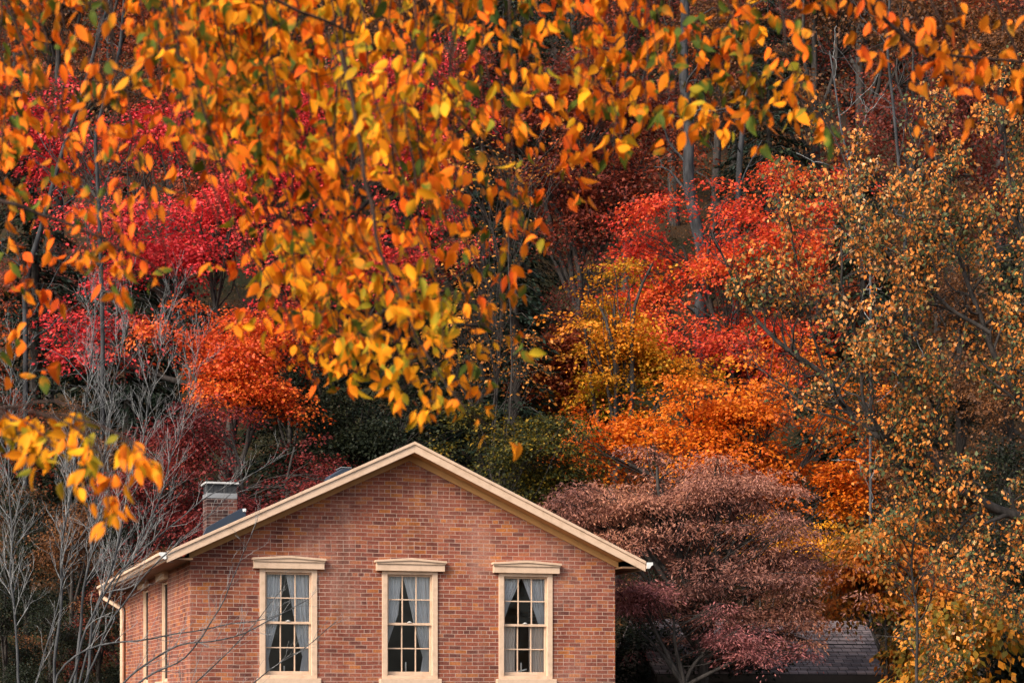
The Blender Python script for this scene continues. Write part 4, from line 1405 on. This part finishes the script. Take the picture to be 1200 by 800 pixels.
def leaf_rows(Q, s0, s1, step, rnd, side=.05, size=(.055, .085), bunch=(1, 3), out=None, dens=None):
    """leaves and short side shoots along a hanging twig between the fractions s0..s1"""
    P, D, N, L, shoots = out
    seg = np.linalg.norm(np.diff(Q, axis=0), axis=1)
    cum = np.concatenate([[0], np.cumsum(seg)])
    tot = cum[-1]
    s = tot * s0
    while s < tot * s1:
        o = np.array([np.interp(s, cum, Q[:, k]) for k in range(3)])
        s += step * rnd.uniform(.5, 1.5)
        if dens is not None and rnd.random() > dens(o): continue
        a = rnd.random() * 6.283
        ln = abs(rnd.gauss(0, side)) + .02
        e = o + np.array([math.cos(a) * ln, math.sin(a) * ln * .8, -ln * rnd.uniform(.1, .8)])
        shoots.append((np.array([o, (o + e) / 2 + (0, 0, .006), e]), [.0017, .0014, .001], 3))
        for _ in range(rnd.randint(*bunch)):
            q = e + np.array([rnd.gauss(0, .012), rnd.gauss(0, .012), rnd.gauss(0, .012)])
            st = q + np.array([rnd.gauss(0, .010), rnd.gauss(0, .010), -.012])
            P.append(st)
            D.append((rnd.gauss(0, .45), rnd.gauss(0, .40), -1 + abs(rnd.gauss(0, .40))))
            N.append((rnd.gauss(0, .9), -1 + rnd.gauss(0, .6), rnd.gauss(.3, .5)))
            L.append(rnd.uniform(*size))


def to_px(p): return 600 + p[0] / p[1] * F, YH - (p[2] - HC) / p[1] * F


HOLES = [(235, 240, 155, 105, .10), (150, 150, 135, 90, .26), (430, 200, 35, 55, .2), (535, 285, 50, 50, .25), (235, 320, 70, 45, .15), (520, 60, 60, 40, .5), (470, 300, 40, 40, .6), (600, 150, 55, 60, .22), (660, 120, 40, 60, .6), (560, 320, 30, 60, .25), (600, 20, 80, 40, .55),
         (760, 60, 80, 60, .85), (440, 215, 30, 40, .45), (930, 40, 40, 40, .45), (60, 60, 90, 70, .55), (40, 320, 60, 60, .5), (330, 390, 30, 40, .35), (270, 410, 60, 60, .15), (545, 250, 20, 50, .3), (650, 250, 70, 60, .3)]


def dens_map(o):
    x, y = to_px(o)
    d = 1.0
    for cx, cy, rx, ry, v in HOLES:
        q = ((x - cx) / rx) ** 2 + ((y - cy) / ry) ** 2
        if q < 1: d = min(d, v + (1 - v) * q ** 2)
    if y > fg_bottom(x) + 6: d *= .1
    # the sprays bunch together and leave gaps
    nz = mnoise.noise(Vector((o[0] * 4.2, o[1] * 2.0, o[2] * 3.2))) + .5 * mnoise.noise(Vector((o[0] * 9, o[1] * 4, o[2] * 8 + 5)))
    d *= min(1.0, max(.04, .52 + nz * 2.3))
    return d


def cherry_left():
    rnd = random.Random(3)
    Rg = np.random.default_rng(3)
    bx, by = -3.3, 7.4
    B = np.array([bx, by, ground_z(bx, by) - .1])
    root = empty('weeping_cherry', tuple(B), 0, 'near weeping tree whose orange and gold leaves hang across the top and left', 'tree')
    tr = np.array([B, B + (.05, 0, 1.2), B + (.1, .05, 2.4), B + (.3, .05, 3.6), B + (.7, 0, 4.4)])
    link('trunk', tubes_mesh('trunk', [(tr, [.16, .13, .12, .10, .075], 12)], tuple(B)), M['bark_dark'], root)
    top = tr[-1]
    # three main limbs run above the picture, the twigs hang from them
    limbs = []
    for k, (ye, xe, ze) in enumerate(((5.6, 1.5, 4.15), (6.9, 2.4, 4.75), (8.2, 2.9, 5.4))):
        mid = np.array([-.4, (by + ye) / 2, ze + .35])
        Pm = np.array([tr[3 if k == 0 else 4], (top + mid) / 2 + (0, 0, .25), mid, (mid + (xe, ye, ze)) / 2 + (0, 0, .12), (xe, ye, ze)])
        t = np.linspace(0, 1, 30)
        Q = np.stack([np.interp(t, np.linspace(0, 1, 5), Pm[:, c]) for c in range(3)], 1)
        for _ in range(3): Q[1:-1] = (Q[:-2] + 2 * Q[1:-1] + Q[2:]) / 4
        limbs.append(Q)
    def start_on(k, x):
        Q = limbs[k]
        i = int(np.argmin(abs(Q[:, 0] - x)))
        return Q[i]
    bough_sets = []
    n = 128
    for i in range(n):
        k = rnd.choice((0, 1, 1, 2, 2))
        ex = rnd.uniform(-70, 985) if i > 40 else rnd.uniform(330, 620)
        bt = fg_bottom(ex)
        ey = bt * (1 - abs(rnd.gauss(0, .32))) if i % 3 else bt * rnd.uniform(.9, 1.0)
        if ey < 5: ey = rnd.uniform(10, 120)
        Ye = limbs[k][15][1] + rnd.uniform(-.7, .7)
        lean = rnd.uniform(-40, 190) * (ey / 350)
        sx = ex - lean - rnd.uniform(-20, 60)
        bow = rnd.uniform(-35, 35) * (ey / 350)
        S = start_on(k, wx(sx, Ye))
        a = to_px(S)
        yj = S[1]
        pts = [(a[0], a[1], yj), (sx + .15 * lean, -95, yj * .5 + Ye * .5), (sx + .25 * lean + bow, min(-10, ey * .2), Ye), (sx + .55 * lean + 1.4 * bow, ey * .5, Ye), (ex - .15 * lean + .5 * bow, ey * .8, Ye), (ex, ey, Ye)]
        Q = px_poly(pts, Ye, 34, i * 1.37, .022)
        bough_sets.append((k, i, Q, ey, ex))
    mats = {0: 'fg_gold', 1: 'fg_orange', 2: 'fg_orange'}
    total = 0
    for k in range(3):
        polys = [(limbs[k], np.linspace(.06, .02, 30), 8)]
        out = ([], [], [], [], [])
        outg = ([], [], [], [], [])
        for kk, i, Q, ey, ex in bough_sets:
            if kk != k: continue
            polys.append((Q, np.linspace(.0042, .0012, len(Q)), 4))
            gold = (ex > 330 and ey > 370) or (ex > 700 and rnd.random() < .6)
            tgt = outg if gold and rnd.random() < .8 else out
            leaf_rows(Q, .28, 1.0, .0235, rnd, .085, (.036, .078) if k else (.035, .066), (1, 4), tgt, dens_map)
        lb = link('bough', tubes_mesh('bough', polys + out[4] + outg[4], tuple(B)), M['bark_fg'], root)
        for oo, mat in ((out, 'fg_orange'), (outg, 'fg_gold')):
            if not oo[0]: continue
            me = leaves_mesh('foliage', np.array(oo[0]), np.array(oo[1]), np.array(oo[2]), np.array(oo[3]), B, Rg)
            link('foliage', me, LM[mat], lb)
            total += len(oo[0])
    # darker bare shoots drawn in the picture, and the low bough at the left
    extra = [
        ([(-40, -60), (120, -20), (260, -30), (320, 0), (360, 15), (395, 30), (440, 60), (515, 62)], 6.0, 6.3, .012),
        ([(400, 60), (420, 150), (440, 270), (470, 350), (490, 400), (520, 450), (545, 478)], 6.2, 6.0, .009),
        ([(480, 40), (510, 95), (530, 130), (560, 165), (590, 210)], 6.4, 6.5, .006),
        ([(20, 240), (100, 270), (160, 300), (200, 325), (232, 332)], 6.1, 6.3, .006),
    ]
    polys = []
    out = ([], [], [], [], [])
    for j, (pts, y0, y1, r) in enumerate(extra):
        Q = hang_twig(pts, y0, y1, 90 + j, rnd)
        polys.append((Q, np.linspace(r, .002, len(Q)), 6))
        leaf_rows(Q, .35, 1.0, .03, rnd, .07, (.036, .064), (1, 3), out, dens_map)
    # tie the lowest shoot back to the trunk
    Qs = np.array([tr[2], (np.array(tuple(at(-150, 200, 6.3)))), np.array(tuple(at(20, 240, 6.1)))])
    polys.append((Qs, [.03, .015, .006], 6))
    b2 = link('bough', tubes_mesh('bough', polys + out[4], tuple(B)), M['bark_fg'], root)
    link('foliage', leaves_mesh('foliage', np.array(out[0]), np.array(out[1]), np.array(out[2]), np.array(out[3]), B, Rg), LM['fg_gold'], b2)
    total += len(out[0])
    # low bough with the golden leaves above the bare shrub
    polys = []
    out = ([], [], [], [], [])
    for j, (pts, y0, y1) in enumerate([
            ([(-420, 330), (-200, 430), (-60, 470), (0, 478), (40, 482), (75, 486)], 6.2, 5.6),
            ([(-60, 470), (10, 490), (40, 500), (62, 520)], 5.9, 5.5), ([(0, 478), (60, 470), (95, 475), (105, 520), (100, 550)], 5.8, 5.4),
            ([(40, 482), (90, 500), (120, 530), (128, 575), (126, 600)], 5.7, 5.3), ([(75, 486), (120, 500), (160, 520), (178, 545)], 5.6, 5.3),
            ([(-60, 470), (-10, 470), (20, 500), (25, 530)], 5.9, 5.6)]):
        Q = hang_twig(pts, y0, y1, 120 + j, rnd)
        polys.append((Q, np.linspace(.012 if j == 0 else .004, .0016, len(Q)), 5))
        leaf_rows(Q, .72 if j == 0 else .45, 1.0, .026, rnd, .025, (.040, .070), (1, 3), out)
    Qs = np.array([tr[2] - (0, 0, .3), np.array(tuple(at(-420, 330, 6.2)))])
    polys.append((Qs, [.03, .012], 6))
    b3 = link('bough', tubes_mesh('bough', polys + out[4], tuple(B)), M['bark_fg'], root)
    link('foliage', leaves_mesh('foliage', np.array(out[0]), np.array(out[1]), np.array(out[2]), np.array(out[3]), B, Rg), LM['fg_gold'], b3)
    total += len(out[0])
    print('fg leaves', total)


cherry_left()


def cherry_right():
    rnd = random.Random(9)
    Rg = np.random.default_rng(9)
    bx, by = 4.7, 8.6
    B = np.array([bx, by, ground_z(bx, by) - .1])
    root = empty('cherry_tree', tuple(B), 0, 'near tree whose deep orange leaves reach in at the top right corner', 'tree')
    tr = np.array([B, B + (0, 0, 1.5), B + (-.05, 0, 3.0), B + (-.3, -.1, 4.3), B + (-.7, -.3, 5.2)])
    link('trunk', tubes_mesh('trunk', [(tr, [.15, .13, .11, .09, .06], 12)], tuple(B)), M['bark_dark'], root)
    rows = [
        ([(920, -120), (985, -50), (1015, 0), (1050, 42), (1085, 64), (1130, 68), (1200, 70), (1260, 90)], 6.6, 6.8, .011, .2),
        ([(1085, 64), (1105, 90), (1120, 110), (1150, 140)], 6.7, 6.8, .005, .1),
        ([(1030, -60), (1060, -10), (1080, 30), (1085, 60), (1075, 100)], 6.9, 7.1, .005, .3),
        ([(1100, -60), (1110, -10), (1130, 40), (1150, 90), (1165, 110)], 7.0, 7.1, .005, .3),
        ([(1140, -60), (1165, 0), (1190, 60), (1205, 120), (1200, 170)], 6.8, 6.9, .005, .3),
        ([(1000, -60), (1025, -20), (1040, 20), (1045, 60)], 7.1, 7.2, .004, .3),
        ([(1180, -60), (1190, 0), (1215, 50), (1240, 130)], 6.8, 7.0, .004, .3),
        ([(960, -60), (990, -20), (1000, 10), (1005, 30)], 7.2, 7.3, .004, .4),
        ([(1060, -60), (1095, 10), (1115, 60), (1120, 100)], 6.6, 6.7, .004, .4)]
    polys = []
    out = ([], [], [], [], [])
    # carrying limb above the frame
    Pm = np.array([tr[4], (2.8, 7.9, 5.25), (1.7, 7.2, 4.8), tuple(at(920, -120, 6.6))])
    polys.append((Pm, [.05, .035, .025, .011], 7))
    for j, (pts, y0, y1, r, s0) in enumerate(rows):
        Q = hang_twig(pts, y0, y1, 200 + j, rnd)
        polys.append((Q, np.linspace(r, .002, len(Q)), 6))
        if j not in (0, 1):
            i = int(np.argmin([np.linalg.norm(q - Q[0]) for q in Pm]))
            polys.append((np.array([Pm[min(i, 2)], Q[0]]), [.012, r], 4))
        leaf_rows(Q, s0, 1.0, .034, rnd, .05, (.040, .070), (1, 3), out)
    b = link('bough', tubes_mesh('bough', polys + out[4], tuple(B)), M['bark_fg'], root)
    link('foliage', leaves_mesh('foliage', np.array(out[0]), np.array(out[1]), np.array(out[2]), np.array(out[3]), B, Rg), LM['fg_red'], b)


cherry_right()

# a few fallen leaves caught along the left gutter
def gutter_leaves():
    Rg = np.random.default_rng(77)
    n = 620
    ze = PK - SL * (W / 2 + EO)
    P = np.stack([-EO + Rg.uniform(-.12, .16, n), Rg.uniform(-OV, DEP + OV, n), np.full(n, ze + .02)], 1)
    P[:, 2] += np.maximum(0, P[:, 0] + EO) * SL + Rg.uniform(0, .05, n) * Rg.random(n)
    me = kite_mesh('fallen_leaves', P, Rg.normal(size=(n, 3)) + (0, 0, .5), Rg.normal(size=(n, 3)), Rg.uniform(.05, .09, n), .6)
    o = link('fallen_leaves', me, LM['brown'])
    o.matrix_world = MH
    tag(o, 'fallen leaves caught along the left gutter', 'leaves', kind='stuff')


gutter_leaves()


def undergrowth():
    """low brush and drifts of fallen leaves over the whole wooded slope"""
    Rg = np.random.default_rng(99)
    n = 9000
    Y = 41 + 105 * Rg.random(n) ** 1.3
    X = (Rg.uniform(-140, 1340, n) - 600) / F * Y
    keep = ~((Y < 45) & (X < 6) & (X > -9.5))
    X, Y = X[keep], Y[keep]
    base = np.array([[x, y, ground_z(x, y)] for x, y in zip(X, Y)])
    hgt = np.clip(.25 + .7 * vnoise(base, .25, 8.0) + Rg.normal(size=len(base)) * .15, .03, 1.3)
    rep_ = np.repeat(np.arange(len(base)), 14)
    m = len(rep_)
    P = base[rep_] + Rg.normal(size=(m, 3)) * np.array([.45, .45, 0])
    P[:, 2] += hgt[rep_] * Rg.random(m) ** .8
    D = Rg.normal(size=(m, 3)) + np.array([0, 0, -.2])
    N = Rg.normal(size=(m, 3)) * .6 + np.array([0, -.3, .8])
    me = kite_mesh('undergrowth', P, D, N, .13 * Rg.uniform(.5, 1.3, m), .7)
    tag(link('undergrowth', me, LM['brush']), 'low brown brush and drifts of fallen leaves covering the wooded slope', 'undergrowth', kind='stuff')


LM['brush'] = leaf_mat('brush and fallen leaves', [(0, (.020, .018, .010)), (.4, (.060, .032, .014)), (.75, (.16, .060, .018)), (1, (.34, .13, .03))], .22, .5, .2)
undergrowth()

# ------------------------------------------------------------------ light
SUN_EL, SUN_AZ = 35.0, -44.0      # azimuth from straight behind the camera, minus = left
world = bpy.data.worlds.new('World')
scene.world = world
world.use_nodes = True
nt = world.node_tree
nt.nodes.clear()
wo = nt.nodes.new('ShaderNodeOutputWorld')
bg = nt.nodes.new('ShaderNodeBackground')
sky = nt.nodes.new('ShaderNodeTexSky')
sky.sky_type = 'NISHITA'
sky.sun_disc = False
sky.sun_elevation = R(SUN_EL)
sky.air_density = 1.0
sky.dust_density = 3.0
bg.inputs[1].default_value = 0.125
hs = nt.nodes.new('ShaderNodeHueSaturation')
hs.inputs['Saturation'].default_value = 0.55      # a thin veil of cloud takes most of the blue out of the sky
nt.links.new(sky.outputs[0], hs.inputs['Color'])
nt.links.new(hs.outputs[0], bg.inputs[0])
nt.links.new(bg.outputs[0], wo.inputs[0])
az = R(SUN_AZ)
to_sun = Vector((math.sin(az) * math.cos(R(SUN_EL)), -math.cos(az) * math.cos(R(SUN_EL)), math.sin(R(SUN_EL))))
sky.sun_rotation = math.atan2(to_sun.x, to_sun.y)
sd_ = bpy.data.lights.new('sun', 'SUN')
sd_.energy = 2.15
sd_.angle = R(22)
sd_.color = (1.0, .90, .76)
so = bpy.data.objects.new('sun', sd_)
COL.objects.link(so)
so.rotation_euler = to_sun.to_track_quat('Z', 'Y').to_euler()

# ------------------------------------------------------------------ camera
cam = bpy.data.cameras.new('camera')
cam.sensor_width = 36
cam.lens = F / 1200 * 36
cam.shift_y = (YH - 400) / 1200
cam.clip_start = .1
cam.clip_end = 4000
cam.dof.use_dof = True
cam.dof.focus_distance = 34
cam.dof.aperture_fstop = 6.0
co = bpy.data.objects.new('camera', cam)
COL.objects.link(co)
co.location = (0, 0, HC)
co.rotation_euler = (R(90), 0, 0)
scene.camera = co

scene.view_settings.view_transform = 'Standard'
scene.view_settings.look = 'None'
scene.view_settings.exposure = 1.02
scene.view_settings.gamma = 1
scene.view_settings.use_curve_mapping = False
scene.cycles.max_bounces = 6
scene.cycles.diffuse_bounces = 3
scene.cycles.transmission_bounces = 4
scene.cycles.transparent_max_bounces = 12
scene.cycles.use_denoising = True
